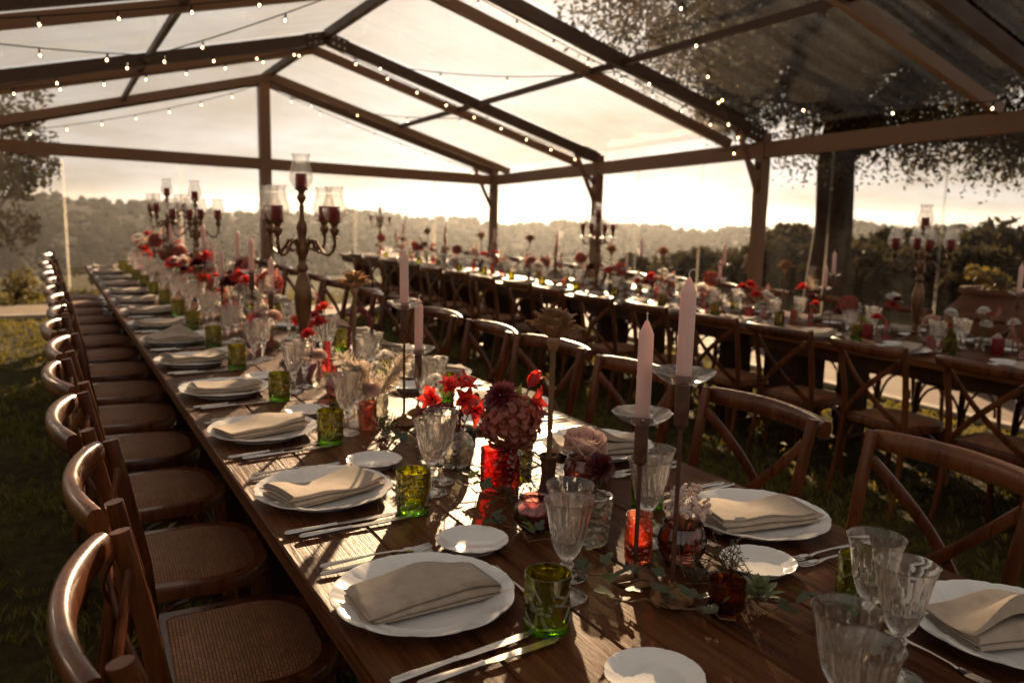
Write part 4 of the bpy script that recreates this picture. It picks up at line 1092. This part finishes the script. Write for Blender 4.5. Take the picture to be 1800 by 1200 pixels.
def alstro(base, heads, label):
    """red lily-like flowers with separate petals on one stem"""
    t = thing('alstroemeria', label, 'flower', base); b = Vector(base)
    pm = petal(.046, .024, .35, .55, 8, 6, .6, ruffle=.10).mesh('petal', M['petal_red'], True, None)
    for (h, n, openk) in heads:
        d = Vector(h)-b; stem_ob(t, [Vector((0,0,.002)), d*.6+Vector((0,0,.02)), d], .0016)
        e = Vector(n).normalized().to_track_quat('Z', 'Y').to_matrix().to_4x4()
        sm = ob('stamens', STAM, t); sm.matrix_local = Tm(*d) @ e
        for i in range(6):
            m_ = Tm(*d) @ e @ Rz(i*PI/3+.1*i) @ Ry(-R(80-openk*62+(i % 2)*14+random.uniform(-9,9)))
            o = ob('petal', pm, t); o.matrix_local = m_
    return t
# vases -------------------------------------------------------------
def vase_mesh(prof, mat, n=36, fr=None):
    return MB().lathe(prof, n, fr).mesh('vase', M[mat], True, 40)
def shell(outer, th=.0022, base=.006):
    inn = [(max(.0006, r_-th), z) for r_, z in reversed(outer) if z > base+.001]
    return [(.0008, outer[0][1]+.0008)]+outer+inn+[(.0008, base)]
knob = lambda a, b: (lambda t, i, z: 1+.035*math.cos(a*t+(z*b if True else 0))*math.cos(z*b*1.0) if .008 < z < .085 else 1)
VS = {}
VS['jar_orange'] = vase_mesh(shell([(.020,0),(.0235,.003),(.0238,.012)]+[(.0240,z) for z in np.linspace(.016,.070,16)]+[(.0225,.074),(.0225,.079),(.0240,.082),(.0240,.086)]), 'orange_glass', 60, knob(10, 420))
VS['jar_red'] = vase_mesh(shell([(.020,0),(.0245,.003)]+[(.0250,z) for z in np.linspace(.010,.080,18)]+[(.0240,.085),(.0255,.091),(.0255,.096)]), 'red_glass', 60, knob(9, 380))
VS['bottle_red'] = vase_mesh(shell([(.017,0),(.020,.003),(.0205,.03),(.0205,.062),(.017,.075),(.0115,.088),(.0105,.108),(.0125,.112)]), 'red_glass', 40)
VS['sphere_pink'] = vase_mesh(shell([(.018,0),(.028,.004),(.038,.018),(.0415,.034),(.037,.050),(.030,.058),(.029,.0615),(.0305,.064)], .0018), 'pink_glass', 44)
VS['tumbler_clear'] = vase_mesh(shell([(.024,0),(.027,.003)]+[(.027+.0065*k, .008+.072*k) for k in np.linspace(0,1,16)]+[(.0330,.088),(.0335,.092)], .003), 'textured_glass', 64, lambda t, i, z: 1+.045*math.cos(8*t+z*200)*math.cos(8*t-z*200) if .008 < z < .084 else 1)
VS['diamond'] = vase_mesh(shell([(.020,0),(.030,.004)]+[(.0425*math.sin(a)**.8+.0005, .045-.043*math.cos(a)) for a in np.linspace(.65,2.45,22)]+[(.021,.083),(.020,.088),(.024,.092)], .003), 'textured_glass', 72, lambda t, i, z: 1+.03*(abs(math.cos(9*t+z*160))*abs(math.cos(9*t-z*160))) if .008 < z < .080 else 1)
VS['cup_clear'] = vase_mesh(shell([(.026,0),(.030,.003),(.033,.03),(.035,.062),(.0365,.066)], .0018), 'clear_glass', 36)
VS['cut_clear'] = vase_mesh(shell([(.028,0),(.032,.003)]+[(.033+.004*k, .008+.062*k) for k in np.linspace(0,1,12)]+[(.038,.078)], .003), 'textured_glass', 60, lambda t, i, z: 1+.04*math.cos(10*t+z*180) if .008 < z < .07 else 1)
VS['brown_bowl'] = vase_mesh(shell([(.022,0),(.034,.004),(.043,.022),(.044,.038),(.038,.056),(.034,.064),(.0355,.068)], .002), 'mauve_glass', 44)
VS['amber'] = vase_mesh(shell([(.022,0),(.0245,.003)]+[(.0255+.003*k, .008+.036*k) for k in np.linspace(0,1,8)]+[(.0295,.050),(.0298,.054)], .0025), 'amber_glass', 72, lambda t, i, z: 1+.03*math.cos(24*t) if .006 < z < .045 else 1)
VS['lotus'] = vase_mesh([(.0008,.001),(.020,0),(.022,.003),(.018,.02),(.015,.045),(.017,.070),(.021,.088),(.018,.088),(.012,.06),(.0008,.03)], 'rust_rod', 28)
VS['bud_clear'] = vase_mesh(shell([(.018,0),(.025,.004),(.028,.025),(.024,.045),(.012,.065),(.011,.085),(.014,.092)], .0018), 'clear_glass', 24)
VS['bud_pink'] = vase_mesh(shell([(.018,0),(.026,.004),(.030,.026),(.022,.048),(.011,.066),(.010,.088),(.013,.094)], .0018), 'pink_glass', 24)
VS['bottle_far'] = vase_mesh(shell([(.018,0),(.022,.004),(.022,.06),(.012,.08),(.011,.11),(.013,.115)], .002), 'red_glass', 20)
VS['votive_far'] = vase_mesh(shell([(.022,0),(.025,.003),(.026,.05),(.027,.065)], .002), 'pink_glass', 20)
VS['votive_orange'] = vase_mesh(shell([(.022,0),(.025,.003),(.025,.05),(.025,.075)], .002), 'orange_glass', 20)
def vase(key, x, y, z, label, name, cat='vase', group=None, rz=None):
    return tag(ob(name, VS[key], None, (x, y, z), (0,0,random.uniform(0,6) if rz is None else rz)), label, cat, group)
def votive_wax(x, y, z, r_, h, mat, label):
    t = thing('votive_candle', label, 'candle', (x, y, z))
    ob('wax', MB().lathe([(r_*.97,0),(r_,.002),(r_,h-.002),(r_*.94,h),(.0008,h-.001)], 24, cap0=True).mesh('wax', M[mat]), t); ob('wick', WICK, t, (0,0,h-.002), (0,0,0), .6)
def sprig(x, y, z, n, size, label, mat='juniper', seed=0, spread=1.0, name='juniper_sprig'):
    """finely branched evergreen clump"""
    q = np.random.default_rng(seed); t = thing(name, label, 'greenery', (x, y, z)); V = []; F = []; mb = MB()
    for i in range(n):
        a = q.uniform(0, 6.28); el = q.uniform(.15, 1.2); L = size*q.uniform(.6, 1.15)
        d = Vector((math.cos(a)*math.cos(el)*spread, math.sin(a)*math.cos(el)*spread, math.sin(el))); p0 = Vector((q.normal(0,size*.15), q.normal(0,size*.15), .002)); pts = [p0]
        for k in range(3):
            d = (d+Vector(q.normal(0,.25,3))).normalized(); pts.append(pts[-1]+d*L/3)
        for p_ in pts: p_.z = max(.003, p_.z)
        mb.tube(pts, [.0012,.0010,.0008,.0004], 4, cap=False)
        for k in range(16):
            u = q.uniform(.2, 1)*3; j = min(2, int(u)); c = pts[j].lerp(pts[j+1], u-j); e = (d+Vector(q.normal(0,.9,3))).normalized()*size*.16*q.uniform(.6,1.3)
            if c.z+e.z < .003: e.z = .003-c.z
            sd = e.cross(Vector(q.normal(size=3))).normalized()*.0010; o_ = len(V)
            V += [c-sd, c+sd, c+e*.6+sd*1.2, c+e]; F.append((o_, o_+1, o_+2, o_+3))
    ob('branches', mb.mesh('branches', M['stem_brown']), t)
    ob('needles', MB().add(V, F).mesh('needles', M[mat], False), t)
def ivy(path, n, label, seed, z):
    q = np.random.default_rng(seed); P = [Vector((p[0], p[1], 0)) for p in path]; org = P[0].copy(); t = thing('ivy_trail', label, 'ivy', (org.x, org.y, z), group='ivy trails on the near row')
    pts = []
    m_ = len(P)-1
    for i in range(n+1):
        u = i/n*m_; k = min(m_-1, int(u)); c = P[k].lerp(P[k+1], u-k); pts.append(c-org+Vector((q.normal(0,.006), q.normal(0,.006), .006+.012*abs(math.sin(i*.9+seed)))))
    stem_ob(t, pts, .0014, 'stem_brown')
    for i in range(n):
        a = q.uniform(0, 6.28); p = pts[i]+Vector((q.normal(0,.012), q.normal(0,.012), .006+q.uniform(0,.016)))
        ob('leaf', IVY[int(q.integers(0,7))%3 if q.uniform()<.6 else 0], t, p, (q.normal(0,.35), q.uniform(-.7,.3), a), q.uniform(.75,1.25))

# ---------------------------------------------------------------- the front of the near row
Z = TZ1
vase('jar_orange', .892, 1.112, Z, 'glowing orange-red embossed glass jar behind the front candlesticks', 'glass_jar', 'jar')
votive_wax(.892, 1.112, Z+.0065, .0195, .030, 'wax_pink', 'short candle inside the orange-red glass jar')
vase('sphere_pink', .803, 1.322, Z, 'round pink glass votive holder beside the front goblets', 'votive_holder', 'votive')
votive_wax(.803, 1.322, Z+.0065, .0285, .028, 'wax_mauve', 'pink candle inside the round votive holder')
vase('tumbler_clear', .868, 1.215, Z, 'clear faceted glass tumbler vase behind the front goblets', 'faceted_vase')
vase('jar_red', .834, 1.556, Z, 'red embossed glass jar with a pale rim', 'glass_jar', 'jar')
vase('bottle_red', .884, 1.560, Z, 'red glass bottle holding the rusty hydrangea', 'glass_bottle', 'bottle')
flower('hydrangea', (.884, 1.560, Z+.006), (.890, 1.575, Z+.142), .052, 'rusty red hydrangea head in the red glass bottle', tilt=(-.2,-.5,1))
flower('dahlia', (.884, 1.560, Z+.007), (.864, 1.580, Z+.205), .036, 'dark red dahlia standing above the hydrangea', tilt=(-.5,-.2,.6))
alstro((.885, 1.561, Z+.008), [((.928, 1.565, Z+.222), (.55,.0,.7), .12), ((.925, 1.55, Z+.192), (.8,-.2,.15), .75)], 'red alstroemeria with two blooms leaning right of the hydrangea')
t = thing('leaf_spray', 'upright green leaves behind the hydrangea', 'leaves', (.885, 1.562, Z+.010))
stem_ob(t, [(0,0,0), (.008,.01,.10), (.014,.008,.17)]); ob('leaf', LANCE, t, (.012,.008,.15), (0,-1.35,.6)); ob('leaf', LANCE, t, (.012,.008,.13), (0,-1.1,2.4), .8)
vase('diamond', .836, 1.742, Z, 'round diamond-cut clear glass vase', 'cut_glass_vase')
alstro((.836, 1.742, Z+.008), [((.822, 1.745, Z+.185), (-.3,-.4,.8), .6), ((.852, 1.75, Z+.190), (.4,-.4,.8), .6), ((.868, 1.735, Z+.135), (.5,-.8,.1), .8), ((.785, 1.75, Z+.165), (-.8,-.3,.4), .7), ((.84, 1.72, Z+.165), (.0,-.9,.3), .7)], 'bunch of bright red lily-like blooms in the diamond-cut vase')
t = thing('amaranth', 'dark red amaranth spikes hanging left from the diamond-cut vase', 'flower', (.836, 1.742, Z+.009))
ob('spike', amaranth_mb([(0,0,0), (-.005,-.01,.12), (-.03,-.025,.150), (-.07,-.02,.145), (-.105,-.01,.135)], .010, 240, 1).mesh('spike', M['amaranth'], False), t)
ob('spike', amaranth_mb([(0,0,0), (.005,-.01,.12), (.03,-.02,.150), (.05,-.012,.165)], .011, 170, 2).mesh('spike', M['amaranth'], False), t)
vase('cup_clear', .918, 1.865, Z, 'clear glass cup filled with moss', 'glass_cup', 'cup')
tag(ob('moss', MB().lathe([(.0285,.0),(.030,.03),(.031,.05),(.02,.058),(.0008,.06)], 20, lambda t, i, z: 1+.05*math.sin(7*t)*(i > 2), cap0=True).mesh('moss', M['moss']), None, (.918, 1.865, Z+.0065)), 'green moss heaped in the clear glass cup', 'moss')
# dried protea in its brown vase
def protea_near(x, y, zh, size, label):
    vase('lotus', x, y, Z, 'narrow brown metal vase under the %s' % label, 'metal_vase')
    t = thing('dried_protea', label, 'flower', (x, y, Z+.032))
    h = zh-Z-.032; stem_ob(t, [(0,0,0), (.001,0,h*.5), (.003,0,h)], .0066, 'stem_brown')
    cupm = MB().lathe([(.004,-.42*size),(size*.13,-.36*size),(size*.24,-.12*size),(size*.20,.05*size)], 14).mesh('calyx', M['dried']); ob('calyx', cupm, t, (.003,0,h+size*.32))
    for (n, el, L, w) in protea_rings(size):
        pm = petal(size*L, size*w, .75, .35, 8, 7, .55, ruffle=.07).mesh('petal', M['dried'], True, None)
        for i in range(n):
            o = ob('petal', pm, t); o.matrix_local = Tm(.003,0,h+size*.30) @ Rz(2*PI*(i+.3*el)/n) @ Ry(-R(el+random.uniform(-7,7))) @ Tm(size*.10,0,0)
    for a in (.6, 2.6, 4.4): ob('leaf', lance_mesh(.06,.024,'dried'), t, (.002*math.cos(a), .002*math.sin(a), .035), (0,-.75,a))
protea_near(.933, 1.482, 1.080, .066, 'brown dried protea head in the middle foreground')
protea_near(.905, 2.690, 1.075, .062, 'brown dried protea head behind the pampas grass')
# peach rose and dark dahlia
vase('brown_bowl', 1.035, 1.500, Z, 'low brownish glass bowl under the peach rose', 'glass_bowl', 'bowl')
t = thing('peach_rose', 'open peach rose beside the dried protea', 'flower', (1.035, 1.500, Z+.007))
stem_ob(t, [(0,0,0), (0,0,.03), (-.005,-.005,.062)])
for l in range(6):
    k = l/5; n = [6, 5, 5, 4, 3, 3][l]; el = 18+68*k; L = .064*(1-.38*k)
    pm = petal(L, L*1.15, .9-.3*k, .55-.5*k, 6, 6, .42).mesh('petal', M['petal_peach'], True, None)
    for i in range(n):
        o = ob('petal', pm, t); o.matrix_local = Tm(-.005,-.005,.060+.004*k) @ Rx(R(14)) @ Rz(2*PI*i/n+l*1.1) @ Ry(-R(el)) @ Tm(.003,0,0)
flower('dahlia', (1.036, 1.496, Z+.008), (1.040, 1.435, Z+.058), .033, 'near-black burgundy dahlia drooping below the peach rose', tilt=(.1,-.9,.25))
# waxflowers
vase('brown_bowl', .968, 1.085, Z, 'pinkish brown glass bowl holding tiny white waxflowers', 'glass_bowl', 'bowl')
t = thing('waxflower', 'bunch of tiny pink and white waxflowers in a bowl', 'flower', (.968, 1.085, Z+.007)); q = np.random.default_rng(31); st = MB(); fl = MB()
one = MB().lathe([(.0012,-.004),(.0030,-.001),(.0040,.001),(.0030,.0028),(.0006,.0026)], 7)
for i in range(120):
    d = Vector(q.normal(size=3)); d.z = abs(d.z)*.8; d.normalize(); c = Vector((.012,.0,.075))+Vector((d.x*.040, d.y*.040, d.z*.052))*q.uniform(.55,1.05)
    if i % 3 == 0: st.tube([(0,0,.0), (c.x*.4,c.y*.4,c.z*.6), tuple(c)], [.0011,.0008,.0005], 4)
    fl.merge(one, Tm(*c) @ d.to_track_quat('Z','Y').to_matrix().to_4x4() @ Matrix.Scale(q.uniform(.8,1.35),4))
ob('stems', st.mesh('stems', M['stem_brown']), t); ob('blossoms', fl.mesh('blossoms', M['petal_pinkwhite']), t)
sprig(1.00, .99, Z, 26, .07, 'dark juniper sprig beside the waxflower bowl', seed=1)
sprig(.935, 1.000, Z, 16, .05, 'dark juniper sprig at the foot of the waxflower bowl', seed=2)
sprig(.905, 1.42, Z, 26, .055, 'fine grey-green foliage at the foot of the front dried protea', seed=3)
sprig(.975, 1.42, Z, 20, .05, 'fine dark foliage under the peach rose', seed=4)
vase('amber', .893, .893, Z, 'ribbed amber glass votive in the dark foreground', 'votive_holder', 'votive')
votive_wax(.893, .893, Z+.0065, .021, .022, 'wax_red', 'dark candle inside the ribbed amber votive')
t = thing('succulent', 'pink-tipped green succulent rosette in the foreground', 'succulent', (.962, .893, Z+.004))
for l in range(4):
    n = [9, 8, 6, 4][l]; pm = petal(.044-.006*l, .013, .5, .15, 5, 3, .55).mesh('leaf', M['succulent'], True, None)
    for i in range(n):
        o = ob('leaf', pm, t); o.matrix_local = Tm(0,0,.006+.004*l) @ Rz(2*PI*i/n+l) @ Ry(-R(10+20*l))
ivy([(.74,.985),(.79,.955),(.83,.925),(.88,.86)], 13, 'ivy trail around the front candlestick bases', 1, Z)
ivy([(.80,1.16),(.76,1.10),(.79,1.04),(.86,1.00)], 12, 'ivy trail between the front goblets and the orange jar', 2, Z)
ivy([(.75,1.42),(.745,1.33),(.76,1.25),(.80,1.20)], 11, 'ivy trail left of the round pink votive holder', 3, Z)
ivy([(.79,1.66),(.775,1.58),(.79,1.50),(.84,1.46)], 11, 'ivy trail in front of the red glass jar', 4, Z)
ivy([(.78,2.08),(.76,2.0),(.77,1.92),(.80,1.86)], 10, 'ivy trail beside the second pair of candlesticks', 5, Z)
ivy([(.94,.86),(.99,.82),(1.02,.76)], 7, 'ivy trail below the succulent in the dark foreground', 6, Z)
# pampas and friends near the second pair of candlesticks
vase('cut_clear', .815, 2.235, Z, 'cut clear glass vase with pampas grass', 'cut_glass_vase')
t = thing('pampas_grass', 'cream pampas grass plume leaning left in the cut glass vase', 'pampas grass', (.815, 2.235, Z+.007)); q = np.random.default_rng(8)
for (a, l, sd) in ((2.6, .17, 1), (.3, .16, 2), (-.5, .13, 3), (2.0,.12,4)):
    e = Vector((math.cos(a)*.55, math.sin(a)*.2, .85)).normalized(); pts = [Vector((0,0,0)), Vector((0,0,.05)), Vector((0,0,.05))+e*l*.6, Vector((0,0,.05))+e*l+Vector((e.x*.03,0,-.015))]
    stem_ob(t, pts, .0013, 'stem_brown'); ob('plume', pampas_mb(pts[1:], .02, 380, sd, .06).mesh('plume', M['pampas'], False), t)
flower('peach', (.815, 2.235, Z+.008), (.79, 2.20, Z+.10), .026, 'small peach bloom under the pampas grass')
vase('votive_orange', .765, 2.16, Z, 'coral glass votive beside the pampas vase', 'votive_holder', 'votive')
sprig(.79, 2.08, Z, 30, .06, 'dark moss-like foliage in front of the pampas vase', seed=6)
sprig(.73, 2.34, Z, 30, .06, 'dark foliage behind the third pair of goblets', seed=7)
vase('bud_pink', .815, 2.62, Z, 'twisted coral glass bud vase before the mauve candle', 'bud_vase')
c = thing('pillar_candle', 'mauve pillar candle in the middle of the near row', 'candle', (.818, 2.89, Z)); ob('wax', MB().lathe([(.030,0),(.031,.002),(.031,.055),(.029,.058),(.0008,.055)], 24, cap0=True).mesh('wax', M['wax_mauve']), c); ob('wick', WICK, c, (0,0,.054))
vase('bottle_far', .90, 2.98, Z, 'red glass bottle with spiky crimson dahlias', 'glass_bottle', 'bottle')
for i, (dx, dy, h, s_) in enumerate(((-.035,-.02,.190,.036), (.0,.03,.235,.034), (-.06,.04,.14,.03))):
    flower('crimson', (.90, 2.98, Z+.006+.001*i), (.90+dx, 2.98+dy, Z+h), s_, 'spiky crimson dahlia, %s in the red bottle before the candelabrum' % ('lower', 'upper', 'lowest')[i] if False else 'spiky crimson dahlia, %s of three in the red bottle' % ('middle', 'tallest', 'lowest')[i], 'crimson dahlias in the red bottle')
t = thing('amaranth', 'drooping red amaranth arching over the second dried protea', 'flower', (.94, 2.86, Z)); ob('spike', amaranth_mb([(0,0,.002), (.005,0,.15), (.025,0,.235), (.055,0,.245), (.085,0,.20), (.095,0,.12)], .012, 280, 5).mesh('spike', M['amaranth'], False), t)
vase('bud_clear', .94, 2.86, Z, 'clear bud vase under the arching red amaranth', 'bud_vase')
sprig(.86, 3.10, Z, 26, .06, 'dark foliage at the foot of the nearest candelabrum', seed=9)
sprig(.84, 1.92, Z, 24, .055, 'green foliage behind the diamond-cut vase', seed=10)

for k, (x, y, n_) in enumerate(((.855,1.345,16), (.905,1.665,20), (.790,1.80,20), (.885,2.02,24), (.86,2.44,24), (.80,2.54,20), (.93,2.78,22), (.85,2.76,18), (.83,1.455,16), (.955,1.62,16))):
    sprig(x, y, Z, n_, .055, 'low feathery greenery, %s from the front of the runner on the near row' % ORD[k], 'sage_leaf' if k % 3 == 1 else 'juniper', seed=120+k)
for k, (x, y, hx, hy, h, kd, sz) in enumerate(((.90,2.03,.895,2.02,.115,'white',.026), (.90,2.03,.915,2.04,.150,'white',.022), (.845,2.43,.84,2.42,.12,'peach',.028), (.935,2.50,.94,2.49,.14,'white',.028), (.935,2.50,.92,2.52,.10,'white',.024), (.80,2.74,.795,2.73,.11,'peach',.026), (.96,1.72,.965,1.715,.10,'white',.022))):
    if k in (0, 2, 3, 5, 6): vase('bud_clear', x, y, Z, 'small clear bud vase, %s of the runner before the candelabrum' % ORD[k], 'bud_vase', 'vase', 'small bud vases in the runner')
    flower(kd, (x, y, Z+.007+.001*(k % 2)), (hx, hy, Z+h), sz, 'small %s bloom, %s from the front in the runner before the candelabrum' % ('white' if kd == 'white' else 'blush', ORD[k]), 'small blooms in the runner')
# ---------------------------------------------------------------- the rest of both rows
random.seed(23)
kinds = ['crimson', 'white', 'red', 'white', 'dahlia', 'peach', 'white', 'crimson', 'hydrangea', 'plume', 'white', 'dahlia', 'astilbe', 'red', 'white', 'peach']
vkeys = ['bud_clear', 'bottle_far', 'bud_pink', 'bud_clear', 'votive_far', 'bottle_far']
vlab = {'bud_clear': 'clear glass bud vase', 'bottle_far': 'red glass bottle vase', 'bud_pink': 'pink glass bud vase', 'votive_far': 'pink glass votive vase'}
def arrangement(i, x, y, z, row, big=1.0):
    vk = vkeys[i % len(vkeys)]; where = '%s from the front among the %s flowers' % (ORD[i], row)
    vase(vk, x, y, z, '%s, %s' % (vlab[vk], where), 'bud_vase', 'vase', 'bud vases on the %s' % row)
    for k in range(4):
        kd = kinds[(i*3+k*2+i//3) % len(kinds)]; a = random.uniform(0, 6.28); l = random.uniform(.015, .065)
        h = random.uniform(.10, .23)*big; s_ = random.choice((.030, .036, .042, .048)) if kd not in ('hydrangea',) else .046
        flower(kd, (x, y, z+.007+.001*k), (x+math.cos(a)*l, y+math.sin(a)*l, z+h), s_, '%s, %s stem in the %s vase of the %s' % (KN_[kd], ORD[k], ORD[i], row), 'flowers on the %s' % row)
i = 0; y = 3.42
while y < 8.6:
    x = .857+random.uniform(-.09, .09)
    if min(abs(y-c_) for c_ in (3.22, 5.6, 7.05)) > .13:
        arrangement(i, x, y, TZ1, 'near row', 1.15 if i % 3 else 1.35); i += 1
    y += random.uniform(.145, .205)
for k, yy in enumerate((3.40, 3.62, 3.85, 4.1, 4.35, 4.6, 4.85, 5.15, 5.45, 5.8, 6.1, 6.5, 6.9, 7.4, 8.0)):
    sprig(.857+random.uniform(-.06,.06), yy+.05, TZ1, 18, .07, 'low dark foliage clump, %s behind the nearest candelabrum on the near row' % ORD[k], seed=70+k)
i = 0; y = 1.85
while y < 12.2:
    x = X2+random.uniform(-.12, .12)
    if min(abs(y-c_) for c_ in (3.08, 6.3, 11.9)) > .13:
        arrangement(i, x, y, TZ2, 'right-hand row', 1.2 if i % 2 else 1.0); i += 1
    y += random.uniform(.22, .34)
for k, (x, y, h) in enumerate(((4.50, 2.15, 0.25), (4.27, 3.94, 0.36), (4.34, 5.28, 0.38), (4.38, 6.03, 0.36), (4.32, 7.35, 0.40), (4.44, 8.66, 0.38), (4.34, 9.98, 0.38))):
    flower('protea', (x, y, TZ2+.03), (x+.004, y, TZ2+h), .055, 'tall brown dried protea, %s from the front on the right-hand row' % ORD[k], 'dried proteas on the right-hand row', tilt=(0,-.05,1), stem='stem_brown', sr=.005)
    vase('lotus', x, y, TZ2, 'narrow brown metal vase of the %s dried protea on the right-hand row' % ORD[k], 'metal_vase', 'vase', 'protea vases')
for k, (x, y) in enumerate(((4.58, 1.94), (4.52, 2.63), (4.34, 3.32), (4.28, 4.24))):
    c = thing('pillar_candle', 'short burgundy pillar candle, %s from the front on the right-hand row' % ORD[k], 'candle', (x, y, TZ2), group='pillar candles on the right-hand row'); ob('wax', PIL, c, scale=(1.5,1.5,1.5))
for k, (x, y) in enumerate(((4.30, 2.33), (4.32, 2.89), (4.52, 4.06), (4.30, 4.96), (4.54, 5.44), (4.32, 6.69))):
    vase('votive_orange', x, y, TZ2, 'orange-red glass votive, %s from the front on the right-hand row' % ORD[k], 'votive_holder', 'votive', 'orange votives on the right-hand row')
for k, yy in enumerate((2.0, 2.8, 3.6, 4.4, 5.2)):
    sprig(X2+random.uniform(-.1,.1), yy, TZ2, 18, .08, 'low dark foliage clump, %s from the front on the right-hand row' % ORD[k], seed=90+k)

# ---------------------------------------------------------------- festoon lights
BULB = MB().lathe([(.0001,-.046),(.010,-.045),(.018,-.038),(.0205,-.029),(.018,-.019),(.011,-.010),(.009,-.004)], 14).mesh('bulb', M['bulb_glass'])
FIL = MB().lathe([(.0001,-.036),(.006,-.033),(.0072,-.027),(.005,-.018),(.0001,-.014)], 8).mesh('filament', M['filament'])
SOCK = MB().lathe([(.009,-.005),(.0105,-.002),(.0105,.022),(.006,.028),(.003,.034)], 10, cap0=True).mesh('socket', M['black_plastic'])
def festoon(a, b, sag, nb, label, ph=.5):
    a, b = Vector(a), Vector(b); org = a.copy(); t = thing('string_light', label, 'string lights', a, group='festoon strings under the tent roof'); n = 26
    f = lambda u: a.lerp(b, u)-org+Vector((0,0,-4*sag*u*(1-u)))
    ob('cable', MB().tube([f(u/n) for u in range(n+1)], .0055, 6).mesh('cable', M['cable']), t)
    for k in range(nb):
        p = f((k+ph)/nb); s_ = ob('socket', SOCK, t, p+Vector((0,0,-.0323)), (random.uniform(-.2,.2), random.uniform(-.2,.2), 0), .95); bo = ob('bulb', BULB, s_); ob('filament', FIL, s_)
D = -.03
fl_ = [((2,.48),(3,.93),.20,5,'dark festoon cable swagging from mid roof to the right corner'),
       ((2.58,.27),(2,.88),.02,5,'festoon cable dropping from the ridge to the right-hand post'),
       ((1,1.0),(2,.985),.05,4,'festoon cable along the right eave beyond the post'),
       ((2,.05),(2,.95),.03,9,'festoon string along the nearer right-hand rafter'),
       ((1,.04),(1,.95),.03,9,'festoon string along the farther right-hand rafter'),
       ((0,.05),(0,.95),.05,8,'festoon string along the far gable\'s right rafter'),
       ((0,-.06),(0,-.95),.10,8,'festoon string along the far gable\'s left rafter'),
       ((1,-.03),(1,-.97),.06,9,'festoon string along the farther left-hand rafter'),
       ((1.02,-.05),(1.9,-.95),.12,7,'festoon cable swagging across the left roof bay'),
       ((2,-.06),(2,-.95),.05,7,'festoon string along the nearer left-hand rafter'),
       ((1,-.96),(.05,-.96),.06,4,'festoon string along the left eave near the gable'),
       ((2.2,-.1),(1,-.93),.16,6,'festoon cable crossing the left roof from the ridge'),
       ((0,.1),(1,.55),.12,4,'thin festoon cable across the far right roof bay'),
       ((1,.08),(2,.5),.12,4,'thin festoon cable across the middle right roof bay')]
for (k0,t0), (k1,t1), sag, nb, lab in fl_:
    festoon(T(k0,t0,D), T(k1,t1,D), sag, nb, lab)
# ---------------------------------------------------------------- hazy valley air
HAZE = 0.00012
if HAZE > 0:
    hz = MB().box(-2700, 2700, -2700, 2700, -80, 16).mesh('haze', None, False)
    m, nt, out = newmat('air')
    pv = node(nt, 'ShaderNodeVolumePrincipled', {'Color': (.90,.92,.95,1), 'Density': HAZE, 'Anisotropy': .75})
    nt.links.new(pv.outputs[0], out.inputs['Volume'])
    hz.materials.append(m); o = ob('haze', hz); o['kind'] = 'stuff'; o['label'] = 'bright haze filling the valley air'; o['category'] = 'haze'
